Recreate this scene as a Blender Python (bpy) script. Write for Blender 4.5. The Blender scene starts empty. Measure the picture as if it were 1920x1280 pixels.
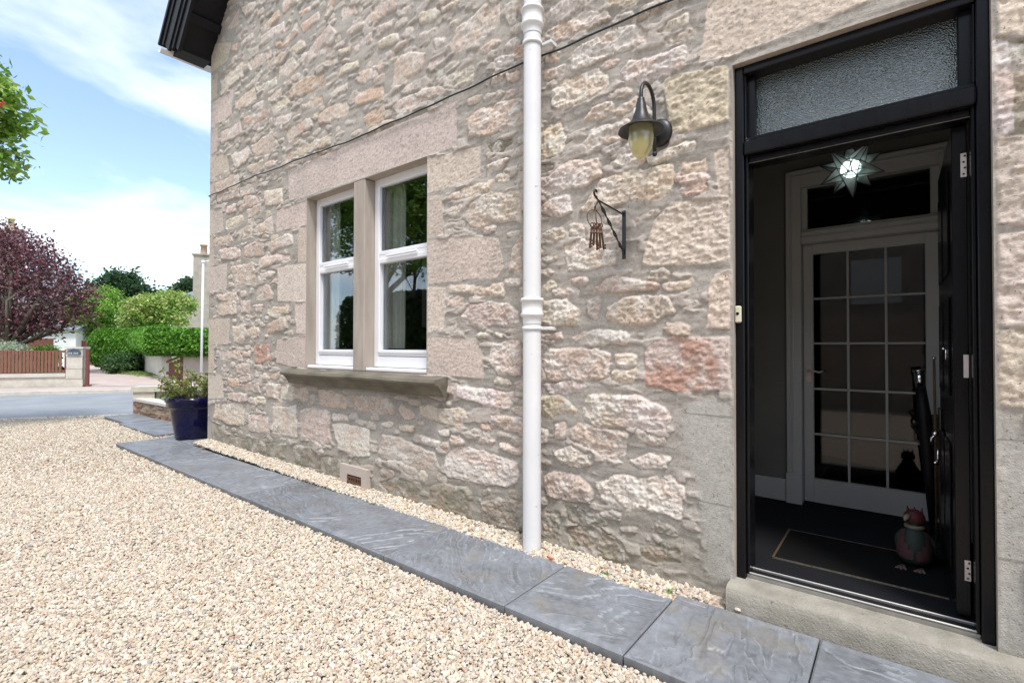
import bpy, math, random
import numpy as np
from mathutils import Vector, Matrix
R_=math.radians
scene=bpy.context.scene
COL=scene.collection
# ---------------------------------------------------------------- camera
F0=921.3/1920.0
yaw,pit,rol=R_(38.07),R_(.758),R_(.09)
Fv=np.array([-math.sin(yaw)*math.cos(pit),math.cos(yaw)*math.cos(pit),math.sin(pit)])
Rv=np.array([math.cos(yaw),math.sin(yaw),0.]);Uv=np.cross(Rv,Fv)
Rv,Uv=Rv*math.cos(rol)+Uv*math.sin(rol),-Rv*math.sin(rol)+Uv*math.cos(rol)
CP=np.array([0.,-2.5,1.2])
cam=bpy.data.cameras.new('camera');camo=bpy.data.objects.new('camera',cam);COL.objects.link(camo)
cam.sensor_width=36;cam.lens=36*F0;cam.clip_end=3000;cam.clip_start=.02
m=Matrix.Identity(4)
for i in range(3):
    m[i][0]=Rv[i];m[i][1]=Uv[i];m[i][2]=-Fv[i];m[i][3]=CP[i]
camo.matrix_world=m
scene.camera=camo
def ray(x,y): return Fv*921.3+Rv*(x-960)-Uv*(y-640)
def onY(x,y,Y=0.):
    d=ray(x,y);return CP+d*(Y-CP[1])/d[1]
def onZ(x,y,Z=0.):
    d=ray(x,y);return CP+d*(Z-CP[2])/d[2]
def onX(x,y,X):
    d=ray(x,y);return CP+d*X/d[0]
def atT(x,y,t): return CP+ray(x,y)/921.3*t
# ---------------------------------------------------------------- world, sun, exposure
SUN_EL,SUN_AZ=63.,126.     # azimuth measured from +Y towards +X
wd=bpy.data.worlds.new('World');scene.world=wd;wd.use_nodes=True
nt=wd.node_tree;nt.nodes.clear()
def N(t,**k):
    n=nt.nodes.new(t)
    for a,b in k.items(): setattr(n,a,b)
    return n
wo=N('ShaderNodeOutputWorld');bg=N('ShaderNodeBackground');bg.inputs[1].default_value=.12
sky=N('ShaderNodeTexSky',sky_type='NISHITA');sky.sun_disc=False
sky.sun_elevation=R_(SUN_EL);sky.sun_rotation=R_(SUN_AZ);sky.air_density=1.0;sky.dust_density=1.0;sky.ozone_density=1.5
tc=N('ShaderNodeTexCoord');sep=N('ShaderNodeSeparateXYZ');nt.links.new(tc.outputs['Generated'],sep.inputs[0])
ad=N('ShaderNodeMath',operation='ADD');ad.inputs[1].default_value=.22;nt.links.new(sep.outputs[2],ad.inputs[0])
mx=N('ShaderNodeMath',operation='MAXIMUM');mx.inputs[1].default_value=.05;nt.links.new(ad.outputs[0],mx.inputs[0])
cmb=N('ShaderNodeCombineXYZ')
for i in (0,1):
    dv=N('ShaderNodeMath',operation='DIVIDE');nt.links.new(sep.outputs[i],dv.inputs[0]);nt.links.new(mx.outputs[0],dv.inputs[1]);nt.links.new(dv.outputs[0],cmb.inputs[i])
mp=N('ShaderNodeMapping');mp.inputs['Rotation'].default_value=(0,0,R_(25));mp.inputs['Scale'].default_value=(.75,.42,1);mp.inputs['Location'].default_value=(.35,.1,0)
nt.links.new(cmb.outputs[0],mp.inputs[0])
nz=N('ShaderNodeTexNoise');nz.inputs['Scale'].default_value=1.5;nz.inputs['Detail'].default_value=7;nz.inputs['Roughness'].default_value=.52;nz.inputs['Distortion'].default_value=.5
nt.links.new(mp.outputs[0],nz.inputs[0])
rp=N('ShaderNodeValToRGB');rp.color_ramp.elements[0].position=.40;rp.color_ramp.elements[0].color=(.04,.04,.04,1);rp.color_ramp.elements[1].position=.61
nt.links.new(nz.outputs[0],rp.inputs[0])
sc_=N('ShaderNodeVectorMath',operation='SCALE');sc_.inputs['Scale'].default_value=1.15;nt.links.new(sky.outputs[0],sc_.inputs[0])
mxc=N('ShaderNodeMixRGB');nt.links.new(rp.outputs[0],mxc.inputs[0]);nt.links.new(sc_.outputs[0],mxc.inputs[1])
mxc.inputs[2].default_value=(6.6,6.9,7.2,1)
nt.links.new(mxc.outputs[0],bg.inputs[0]);nt.links.new(bg.outputs[0],wo.inputs[0])
sl=bpy.data.lights.new('sun','SUN');sl.energy=1.6;sl.angle=R_(10);sl.color=(1,.965,.92)
so=bpy.data.objects.new('sun',sl);COL.objects.link(so)
sd=Vector((math.sin(R_(SUN_AZ))*math.cos(R_(SUN_EL)),math.cos(R_(SUN_AZ))*math.cos(R_(SUN_EL)),math.sin(R_(SUN_EL))))
so.rotation_euler=sd.to_track_quat('Z','Y').to_euler();so.location=(0,0,30)
scene.view_settings.view_transform='Standard';scene.view_settings.look='None';scene.view_settings.gamma=1
scene.view_settings.exposure=1.12
scene.cycles.max_bounces=8;scene.cycles.transparent_max_bounces=16
# ---------------------------------------------------------------- noise
_rs=np.random.RandomState(7);_T=_rs.rand(512,512).astype(np.float32)
def vn(x,y,s=0):
    x=np.asarray(x,dtype=np.float64)+s*37.17;y=np.asarray(y,dtype=np.float64)+s*11.9
    xi=np.floor(x).astype(np.int64);yi=np.floor(y).astype(np.int64);fx=x-xi;fy=y-yi
    fx=fx*fx*(3-2*fx);fy=fy*fy*(3-2*fy);x0=xi&511;x1=(xi+1)&511;y0=yi&511;y1=(yi+1)&511
    return (_T[x0,y0]*(1-fx)+_T[x1,y0]*fx)*(1-fy)+(_T[x0,y1]*(1-fx)+_T[x1,y1]*fx)*fy
def fbm(x,y,s=0,o=4):
    a=.5;r=0;n=0
    for i in range(o):
        r=r+a*vn(x*2**i,y*2**i,s+i*3);n+=a;a*=.5
    return r/n
def rdg(x,y,s=0,o=4):
    a=.5;r=0;n=0
    for i in range(o):
        r=r+a*(1-np.abs(vn(x*2**i,y*2**i,s+i*3)*2-1));n+=a;a*=.5
    return r/n
def sst(a,b,v):
    t=np.clip((v-a)/(b-a),0,1);return t*t*(3-2*t)
# ---------------------------------------------------------------- materials
def mat(name):
    m=bpy.data.materials.new(name);m.use_nodes=True;t=m.node_tree;p=t.nodes['Principled BSDF'];return m,t,p
def nn(t,k,**kw):
    n=t.nodes.new(k)
    for a,b in kw.items():
        if a in('operation','blend_type','feature','data_type','attribute_name','noise_dimensions','wave_type','distance'): setattr(n,a,b)
        else: n.inputs[a].default_value=b
    return n
def surf(name,c,c2=None,sc=8.,rough=.7,bump=0.,bsc=40.,metal=0.,spec=.5,attr=False,var=.35,coord='Object',detail=6.,bd=.01,aniso=None,coat=0.,speck=None):
    m,t,p=mat(name);L=t.links
    tcn=t.nodes.new('ShaderNodeTexCoord');co=tcn.outputs[coord]
    if aniso:
        mpn=t.nodes.new('ShaderNodeMapping');mpn.inputs['Scale'].default_value=aniso;L.new(co,mpn.inputs[0]);co=mpn.outputs[0]
    n=nn(t,'ShaderNodeTexNoise',Scale=sc,Detail=detail,Roughness=.6);L.new(co,n.inputs['Vector'])
    if attr:
        a=t.nodes.new('ShaderNodeAttribute');a.attribute_name='Col'
        mr=nn(t,'ShaderNodeMapRange');mr.inputs['From Min'].default_value=.25;mr.inputs['From Max'].default_value=.75;mr.inputs['To Min'].default_value=1-var;mr.inputs['To Max'].default_value=1+var
        L.new(n.outputs[0],mr.inputs[0]);s=nn(t,'ShaderNodeVectorMath',operation='SCALE');L.new(a.outputs['Color'],s.inputs[0]);L.new(mr.outputs[0],s.inputs['Scale']);cc=s.outputs[0]
    else:
        r=t.nodes.new('ShaderNodeValToRGB');e=r.color_ramp.elements;e[0].position=.3;e[1].position=.7
        e[0].color=(*c,1);e[1].color=(*(c2 or c),1);L.new(n.outputs[0],r.inputs[0]);cc=r.outputs[0]
    if speck:
        v=nn(t,'ShaderNodeTexNoise',Scale=speck[0],Detail=2.);L.new(co,v.inputs['Vector'])
        r2=t.nodes.new('ShaderNodeValToRGB');r2.color_ramp.elements[0].position=speck[1];r2.color_ramp.elements[1].position=speck[1]+.06;L.new(v.outputs[0],r2.inputs[0])
        mm=nn(t,'ShaderNodeMixRGB');L.new(r2.outputs[0],mm.inputs[0]);L.new(cc,mm.inputs[1]);mm.inputs[2].default_value=(*speck[2],1);cc=mm.outputs[0]
    L.new(cc,p.inputs['Base Color']);p.inputs['Roughness'].default_value=rough;p.inputs['Metallic'].default_value=metal;p.inputs['Specular IOR Level'].default_value=spec
    p.inputs['Coat Weight'].default_value=coat
    if bump:
        b=nn(t,'ShaderNodeTexNoise',Scale=bsc,Detail=5.,Roughness=.65);L.new(co,b.inputs['Vector'])
        bb=nn(t,'ShaderNodeBump',Strength=bump,Distance=bd);L.new(b.outputs[0],bb.inputs['Height']);L.new(bb.outputs[0],p.inputs['Normal'])
    return m
M={}
M['stone']=surf('stone_masonry',(0,0,0),attr=True,sc=55.,var=.22,rough=.92,bump=.6,bsc=150.,bd=.006,spec=.25,speck=(95.,.655,(.24,.18,.14)))
M['cementstone']=surf('cement_step',(.26,.24,.195),(.40,.37,.315),sc=9.,rough=.9,bump=.9,bsc=90.,bd=.007,spec=.3,speck=(30.,.70,(.20,.18,.15)))
M['sill']=surf('sill_stone',(.085,.075,.052),(.21,.185,.14),sc=7.,rough=.85,bump=.4,bsc=90.,bd=.004,aniso=(.5,1,1))
M['jamb']=surf('dressed_jamb_stone',(.32,.268,.222),(.44,.382,.325),sc=4.,rough=.9,bump=.35,bsc=140.,bd=.003,aniso=(3,3,.5))
M['slate']=surf('riven_paving',(0,0,0),attr=True,sc=30.,var=.12,rough=.50,bump=.35,bsc=180.,bd=.002,spec=.5)
M['pebble']=surf('gravel_stones',(0,0,0),attr=True,sc=150.,var=.12,rough=.85,bump=.3,bsc=400.,bd=.001,spec=.3)
M['black']=surf('black_gloss_paint',(.005,.005,.006),(.008,.008,.010),sc=30.,rough=.25,bump=.3,bsc=25.,bd=.003,spec=.22,aniso=(1,1,.15))
M['blackmat']=surf('black_paint_dull',(.006,.006,.008),(.010,.010,.012),sc=20.,rough=.5,spec=.25,bump=.2,bsc=60.)
M['iron']=surf('black_iron',(.008,.008,.009),(.018,.017,.017),sc=40.,rough=.42,bump=.3,bsc=90.,bd=.002)
M['rust']=surf('rusty_iron',(.10,.045,.025),(.19,.10,.06),sc=90.,rough=.75,bump=.4,bsc=200.,bd=.002,metal=.3)
M['pvc']=surf('white_pvc',(.78,.78,.80),(.82,.82,.84),sc=3.,rough=.35,spec=.5)
M['pipe']=surf('white_painted_pipe',(.70,.70,.70),(.78,.78,.77),sc=2.5,rough=.38,bump=.12,bsc=14.,bd=.003,speck=(22.,.70,(.50,.48,.43)))
M['cream']=surf('cream_plastic',(.62,.60,.44),(.66,.63,.48),rough=.4)
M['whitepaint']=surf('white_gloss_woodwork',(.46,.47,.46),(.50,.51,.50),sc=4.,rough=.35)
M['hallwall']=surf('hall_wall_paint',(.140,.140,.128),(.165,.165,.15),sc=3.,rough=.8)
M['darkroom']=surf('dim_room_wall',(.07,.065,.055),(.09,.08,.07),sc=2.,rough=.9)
M['carpet']=surf('charcoal_carpet',(.008,.008,.010),(.020,.021,.024),sc=300.,rough=1.,bump=.5,bsc=500.,bd=.003,spec=.1)
M['coir']=surf('black_mat_rubber',(.006,.006,.006),(.014,.014,.013),sc=300.,rough=.95,bump=.6,bsc=500.,spec=.1)
M['bronze']=surf('brass_edge',(.10,.068,.042),(.17,.125,.08),sc=60.,rough=.5,metal=.3)
M['ledger']=surf('creamy_edge',(.08,.072,.056),(.18,.165,.13),sc=60.,rough=.6)
M['alu']=surf('aluminium_threshold',(.36,.35,.33),(.46,.45,.42),sc=9.,rough=.5,metal=.8)
M['chrome']=surf('chrome',(.75,.75,.76),rough=.12,metal=1.)
M['hinge']=surf('hinge_plate',(.55,.48,.45),(.68,.62,.58),sc=40.,rough=.45,metal=.3)
M['curtain']=surf('curtain_cloth',(.30,.31,.28),(.44,.44,.40),sc=5.,rough=.9,aniso=(1,1,.1))
M['pot']=surf('cobalt_glaze',(.0015,.0015,.028),(.002,.002,.048),sc=6.,rough=.16,spec=.4,coat=.15)
M['soil']=surf('potting_soil',(.03,.02,.014),(.07,.05,.035),sc=40.,rough=1.,bump=.8,bsc=60.)
M['bark']=surf('tree_bark',(.08,.06,.045),(.17,.14,.11),sc=9.,rough=.95,bump=.8,bsc=25.,bd=.03,aniso=(3,3,.6))
M['redpaint']=surf('maroon_wood',(.13,.035,.03),(.19,.06,.045),sc=14.,rough=.6,aniso=(4,4,.5))
M['brownpaint']=surf('brown_timber',(.16,.065,.04),(.24,.105,.065),sc=14.,rough=.65,aniso=(3,3,.5))
M['render']=surf('pale_render',(.50,.47,.42),(.64,.61,.55),sc=1.6,rough=.9,bump=.3,bsc=20.,bd=.01)
M['render2']=surf('pink_harled_wall',(.42,.36,.31),(.56,.48,.42),sc=1.1,rough=.9,bump=.3,bsc=20.,bd=.01)
M['whitewall']=surf('white_wall',(.66,.67,.66),(.76,.77,.76),sc=1.,rough=.85)
M['farstone']=surf('far_house_stone',(.30,.26,.22),(.46,.40,.35),sc=2.,rough=.9)
M['roofslate']=surf('grey_roof_slates',(.13,.15,.17),(.24,.26,.29),sc=6.,rough=.7,aniso=(1,3,3))
M['potclay']=surf('terracotta_chimney_pot',(.42,.27,.19),(.52,.36,.27),rough=.8)
M['potcream']=surf('buff_chimney_pot',(.55,.46,.3),(.65,.55,.38),rough=.8)
M['coping']=surf('weathered_coping',(.46,.42,.35),(.64,.60,.52),sc=5.,rough=.9,bump=.4,bsc=30.)
M['asphalt']=surf('road_asphalt',(.20,.22,.235),(.27,.285,.30),sc=1.2,rough=.85,bump=.2,bsc=200.,speck=(90.,.62,(.36,.37,.38)))
M['pavement']=surf('pinkish_pavement',(.38,.32,.28),(.50,.42,.37),sc=1.5,rough=.9)
M['lane']=surf('pinkish_gravel_lane',(.40,.32,.28),(.52,.43,.38),sc=2.2,rough=.95,bump=.4,bsc=40.,bd=.02)
M['grass']=surf('grass_ground',(.07,.16,.02),(.14,.27,.045),sc=18.,rough=.95,bump=.6,bsc=60.,bd=.03)
M['earth']=surf('earth_ground',(.16,.14,.08),(.22,.20,.12),sc=1.,rough=1.)
M['leaf']=None
def leafmat(name,tr=.35,rough=.5):
    m,t,p=mat(name);L=t.links;a=t.nodes.new('ShaderNodeAttribute');a.attribute_name='Col'
    L.new(a.outputs['Color'],p.inputs['Base Color']);p.inputs['Roughness'].default_value=rough
    tl=t.nodes.new('ShaderNodeBsdfTranslucent');L.new(a.outputs['Color'],tl.inputs[0]);ms=t.nodes.new('ShaderNodeMixShader');ms.inputs[0].default_value=tr
    L.new(p.outputs[0],ms.inputs[1]);L.new(tl.outputs[0],ms.inputs[2]);L.new(ms.outputs[0],t.nodes['Material Output'].inputs[0]);return m
M['leaf']=leafmat('leaves')
def glassmat(name,tint=(.9,.93,.92),boost=1.6,rough=0.,bump=0.,bsc=80.,dif=None,col=(1,1,1)):
    m,t,p=mat(name);L=t.links;t.nodes.remove(p)
    tr=t.nodes.new('ShaderNodeBsdfTransparent');tr.inputs[0].default_value=(*tint,1)
    gl=t.nodes.new('ShaderNodeBsdfGlossy');gl.inputs['Roughness'].default_value=rough;gl.inputs[0].default_value=(*col,1)
    fr=t.nodes.new('ShaderNodeFresnel');ge=t.nodes.new('ShaderNodeNewGeometry');io=nn(t,'ShaderNodeMapRange');io.inputs['To Min'].default_value=1.5;io.inputs['To Max'].default_value=1/1.5;L.new(ge.outputs['Backfacing'],io.inputs[0]);L.new(io.outputs[0],fr.inputs[0])
    mu=nn(t,'ShaderNodeMath',operation='MULTIPLY');mu.inputs[1].default_value=boost;mu.use_clamp=True;L.new(fr.outputs[0],mu.inputs[0])
    ms=t.nodes.new('ShaderNodeMixShader');L.new(mu.outputs[0],ms.inputs[0]);L.new(gl.outputs[0],ms.inputs[2])
    if dif:
        df=t.nodes.new('ShaderNodeBsdfDiffuse');df.inputs[0].default_value=(*dif[0],1);tl=t.nodes.new('ShaderNodeBsdfTranslucent');tl.inputs[0].default_value=(*dif[0],1)
        m1=t.nodes.new('ShaderNodeMixShader');L.new(df.outputs[0],m1.inputs[1]);L.new(tl.outputs[0],m1.inputs[2]);m2=t.nodes.new('ShaderNodeMixShader');m2.inputs[0].default_value=dif[1]
        L.new(tr.outputs[0],m2.inputs[1]);L.new(m1.outputs[0],m2.inputs[2]);L.new(m2.outputs[0],ms.inputs[1])
    else: L.new(tr.outputs[0],ms.inputs[1])
    L.new(ms.outputs[0],t.nodes['Material Output'].inputs[0])
    if bump:
        tcn=t.nodes.new('ShaderNodeTexCoord');v=nn(t,'ShaderNodeTexVoronoi',Scale=bsc);L.new(tcn.outputs['Object'],v.inputs['Vector'])
        b=nn(t,'ShaderNodeBump',Strength=bump,Distance=.004);L.new(v.outputs['Distance'],b.inputs['Height']);L.new(b.outputs[0],gl.inputs['Normal']);L.new(b.outputs[0],fr.inputs['Normal'])
    return m
M['glass']=glassmat('window_glass',(.93,.95,.94),1.9,col=(.85,.92,1.))
M['doorglass']=glassmat('dark_door_glass',(.45,.46,.46),.9)
M['frost']=glassmat('obscured_glass',(.10,.12,.12),5.0,.17,.75,170.,col=(.80,.88,.87))
M['starglass']=glassmat('star_glass',(.60,.70,.68),.18,.35,dif=((.50,.58,.56),.35))
M['lampglass']=glassmat('amber_lamp_glass',(.92,.88,.55),1.6,.08,dif=((.82,.79,.55),.45))
def emat(name,c,s):
    m,t,p=mat(name);p.inputs['Base Color'].default_value=(*c,1);p.inputs['Emission Color'].default_value=(*c,1);p.inputs['Emission Strength'].default_value=s;return m
M['bulb']=emat('lit_bulb',(.92,1.,.98),2.4)
M['offbulb']=surf('unlit_bulb',(.70,.68,.45),(.78,.75,.52),rough=.35)
# ---------------------------------------------------------------- mesh helpers
class MB:
    def __init__(s): s.v=[];s.f=[];s.c=[];s.sm=[]
    def add(s,v,f,c=None,smooth=False):
        o=len(s.v);s.v+=[tuple(map(float,p)) for p in v];s.f+=[tuple(i+o for i in q) for q in f];s.sm+=[smooth]*len(f)
        if c is not None: s.c+=[c]*len(v)
        return s
    def box(s,x0,x1,y0,y1,z0,z1,c=None,bev=0.):
        if x1<x0:x0,x1=x1,x0
        if y1<y0:y0,y1=y1,y0
        if z1<z0:z0,z1=z1,z0
        b=min(bev,(x1-x0)/2.1,(y1-y0)/2.1,(z1-z0)/2.1)
        if b<=0:
            v=[(x,y,z) for z in(z0,z1) for y in(y0,y1) for x in(x0,x1)]
            return s.add(v,[(0,2,3,1),(4,5,7,6),(0,1,5,4),(2,6,7,3),(0,4,6,2),(1,3,7,5)],c)
        v=[];idx={}
        for i,x in enumerate((x0,x1)):
            for j,y in enumerate((y0,y1)):
                for k,z in enumerate((z0,z1)):
                    sx,sy,sz=(1,-1)[i]*b,(1,-1)[j]*b,(1,-1)[k]*b
                    idx[i,j,k]=len(v);v+=[(x,y+sy,z+sz),(x+sx,y,z+sz),(x+sx,y+sy,z)]
        f=[]
        for i in(0,1):
            q=[idx[i,0,0],idx[i,1,0],idx[i,1,1],idx[i,0,1]];f.append(q if i else q[::-1])
            q=[idx[0,i,0]+1,idx[1,i,0]+1,idx[1,i,1]+1,idx[0,i,1]+1];f.append(q[::-1] if i else q)
            q=[idx[0,0,i]+2,idx[1,0,i]+2,idx[1,1,i]+2,idx[0,1,i]+2];f.append(q if i else q[::-1])
        for a in(0,1):
            for b2 in(0,1):
                f.append((idx[0,a,b2]+1,idx[1,a,b2]+1,idx[1,a,b2]+2,idx[0,a,b2]+2))
                f.append((idx[a,0,b2]+0,idx[a,1,b2]+0,idx[a,1,b2]+2,idx[a,0,b2]+2))
                f.append((idx[a,b2,0]+0,idx[a,b2,1]+0,idx[a,b2,1]+1,idx[a,b2,0]+1))
        for k in idx.values(): f.append((k,k+1,k+2))
        return s.add(v,f,c)
    def obox(s,P,ax,ay,az,c=None):
        P,ax,ay,az=map(np.array,(P,ax,ay,az))
        v=[P+ax*i+ay*j+az*k for k in(0,1) for j in(0,1) for i in(0,1)]
        return s.add(v,[(0,2,3,1),(4,5,7,6),(0,1,5,4),(2,6,7,3),(0,4,6,2),(1,3,7,5)],c)
    def tube(s,pts,r,n=10,c=None,cap=True,flat=1.,twist=0.):
        pts=[np.array(p,float) for p in pts];rs=r if hasattr(r,'__len__') else [r]*len(pts)
        v=[];f=[];up=None
        for i,p in enumerate(pts):
            a=pts[max(i-1,0)];b=pts[min(i+1,len(pts)-1)];d=b-a;d/=np.linalg.norm(d)+1e-12
            if up is None:
                up=np.array([0,0,1.]) if abs(d[2])<.9 else np.array([1.,0,0])
            u=up-d*(up@d);u/=np.linalg.norm(u)+1e-12;w=np.cross(d,u);up=u
            for k in range(n):
                t=2*math.pi*k/n;cu,cw=math.cos(t)*rs[i],math.sin(t)*rs[i]*flat
                if twist:
                    th=twist*i;cu,cw=cu*math.cos(th)-cw*math.sin(th),cu*math.sin(th)+cw*math.cos(th)
                v.append(p+u*cu+w*cw)
        for i in range(len(pts)-1):
            for k in range(n): f.append((i*n+k,i*n+(k+1)%n,(i+1)*n+(k+1)%n,(i+1)*n+k))
        if cap: f.append(tuple(range(n))[::-1]);f.append(tuple(range((len(pts)-1)*n,len(pts)*n)))
        return s.add(v,f,c,smooth=n>6)
    def lathe(s,prof,cx=0,cy=0,cz=0,n=32,c=None,sx=1,sy=1,smooth=True):
        v=[];f=[]
        for r,z in prof:
            for k in range(n):
                t=2*math.pi*k/n;v.append((cx+r*sx*math.cos(t),cy+r*sy*math.sin(t),cz+z))
        for i in range(len(prof)-1):
            for k in range(n): f.append((i*n+k,i*n+(k+1)%n,(i+1)*n+(k+1)%n,(i+1)*n+k))
        return s.add(v,f,c,smooth)
    def torus(s,C,R,r,ax=(0,1,0),n=32,m=8,a0=0,a1=2*math.pi):
        C=np.array(C,float);ax=np.array(ax,float);ax/=np.linalg.norm(ax);u=np.cross(ax,(.3,.2,.9));u/=np.linalg.norm(u);w=np.cross(ax,u)
        return s.tube([C+R*(math.cos(a0+(a1-a0)*i/n)*u+math.sin(a0+(a1-a0)*i/n)*w) for i in range(n+1)],r,m,cap=False)
    def ball(s,C,r,n=16,m=10,sc=(1,1,1),c=None):
        v=[];f=[]
        for i in range(m+1):
            a=math.pi*i/m
            for k in range(n):
                b=2*math.pi*k/n;v.append((C[0]+r*sc[0]*math.sin(a)*math.cos(b),C[1]+r*sc[1]*math.sin(a)*math.sin(b),C[2]+r*sc[2]*math.cos(a)))
        for i in range(m):
            for k in range(n): f.append((i*n+k,(i+1)*n+k,(i+1)*n+(k+1)%n,i*n+(k+1)%n))
        return s.add(v,f,c,True)
def wloc(p):
    l=Vector((0,0,0))
    while p is not None: l=l+p.location;p=p.parent
    return l
def link(name,mesh,parent=None,mt=None):
    o=bpy.data.objects.new(name,mesh);COL.objects.link(o);mesh.name=name
    if mt: mesh.materials.append(mt)
    if parent is not None: o.parent=parent
    return o
def build(mb,name,mt,parent=None,org=None):
    me=bpy.data.meshes.new(name);off=np.array(wloc(parent)) if parent is not None else (np.array(org,float) if org is not None else np.zeros(3))
    V=np.array(mb.v)-off
    me.from_pydata([tuple(p) for p in V],[],mb.f);me.polygons.foreach_set('use_smooth',mb.sm)
    if mb.c and len(mb.c)==len(mb.v):
        at=me.color_attributes.new('Col','FLOAT_COLOR','POINT');a=np.ones((len(V),4),np.float32);a[:,:3]=np.array(mb.c);at.data.foreach_set('color',a.ravel())
    me.update();o=link(name,me,parent,mt)
    if org is not None and parent is None:o.location=org
    return o
def npmesh(name,V,Fq,cols,mt,parent=None,smooth=False,org=None):
    """V (n,3), Fq (m,k) equal-size faces, cols (n,3)"""
    me=bpy.data.meshes.new(name);k=Fq.shape[1];off=np.array(wloc(parent)) if parent is not None else (np.array(org) if org is not None else np.zeros(3))
    V=V-off
    me.vertices.add(len(V));me.vertices.foreach_set('co',V.astype(np.float32).ravel())
    me.loops.add(Fq.size);me.loops.foreach_set('vertex_index',Fq.astype(np.int32).ravel())
    me.polygons.add(len(Fq));me.polygons.foreach_set('loop_start',np.arange(0,Fq.size,k,dtype=np.int32));me.polygons.foreach_set('loop_total',np.full(len(Fq),k,np.int32))
    me.polygons.foreach_set('use_smooth',np.full(len(Fq),smooth))
    if cols is not None:
        at=me.color_attributes.new('Col','FLOAT_COLOR','POINT');a=np.ones((len(V),4),np.float32);a[:,:3]=cols;at.data.foreach_set('color',a.ravel())
    me.update(calc_edges=True);o=link(name,me,parent,mt)
    if org is not None and parent is None:o.location=tuple(org)
    return o
def tag(o,label=None,cat=None,group=None,kind=None):
    for k,v in(('label',label),('category',cat),('group',group),('kind',kind)):
        if v:o[k]=v
    return o
def thing(name,label,cat,loc=(0,0,0),group=None):
    o=bpy.data.objects.new(name,None);COL.objects.link(o);o.location=tuple(map(float,loc));o.empty_display_size=.1
    return tag(o,label,cat,group)
def struct(name,mb,mt): return tag(build(mb,name,mt),kind='structure')
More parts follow.
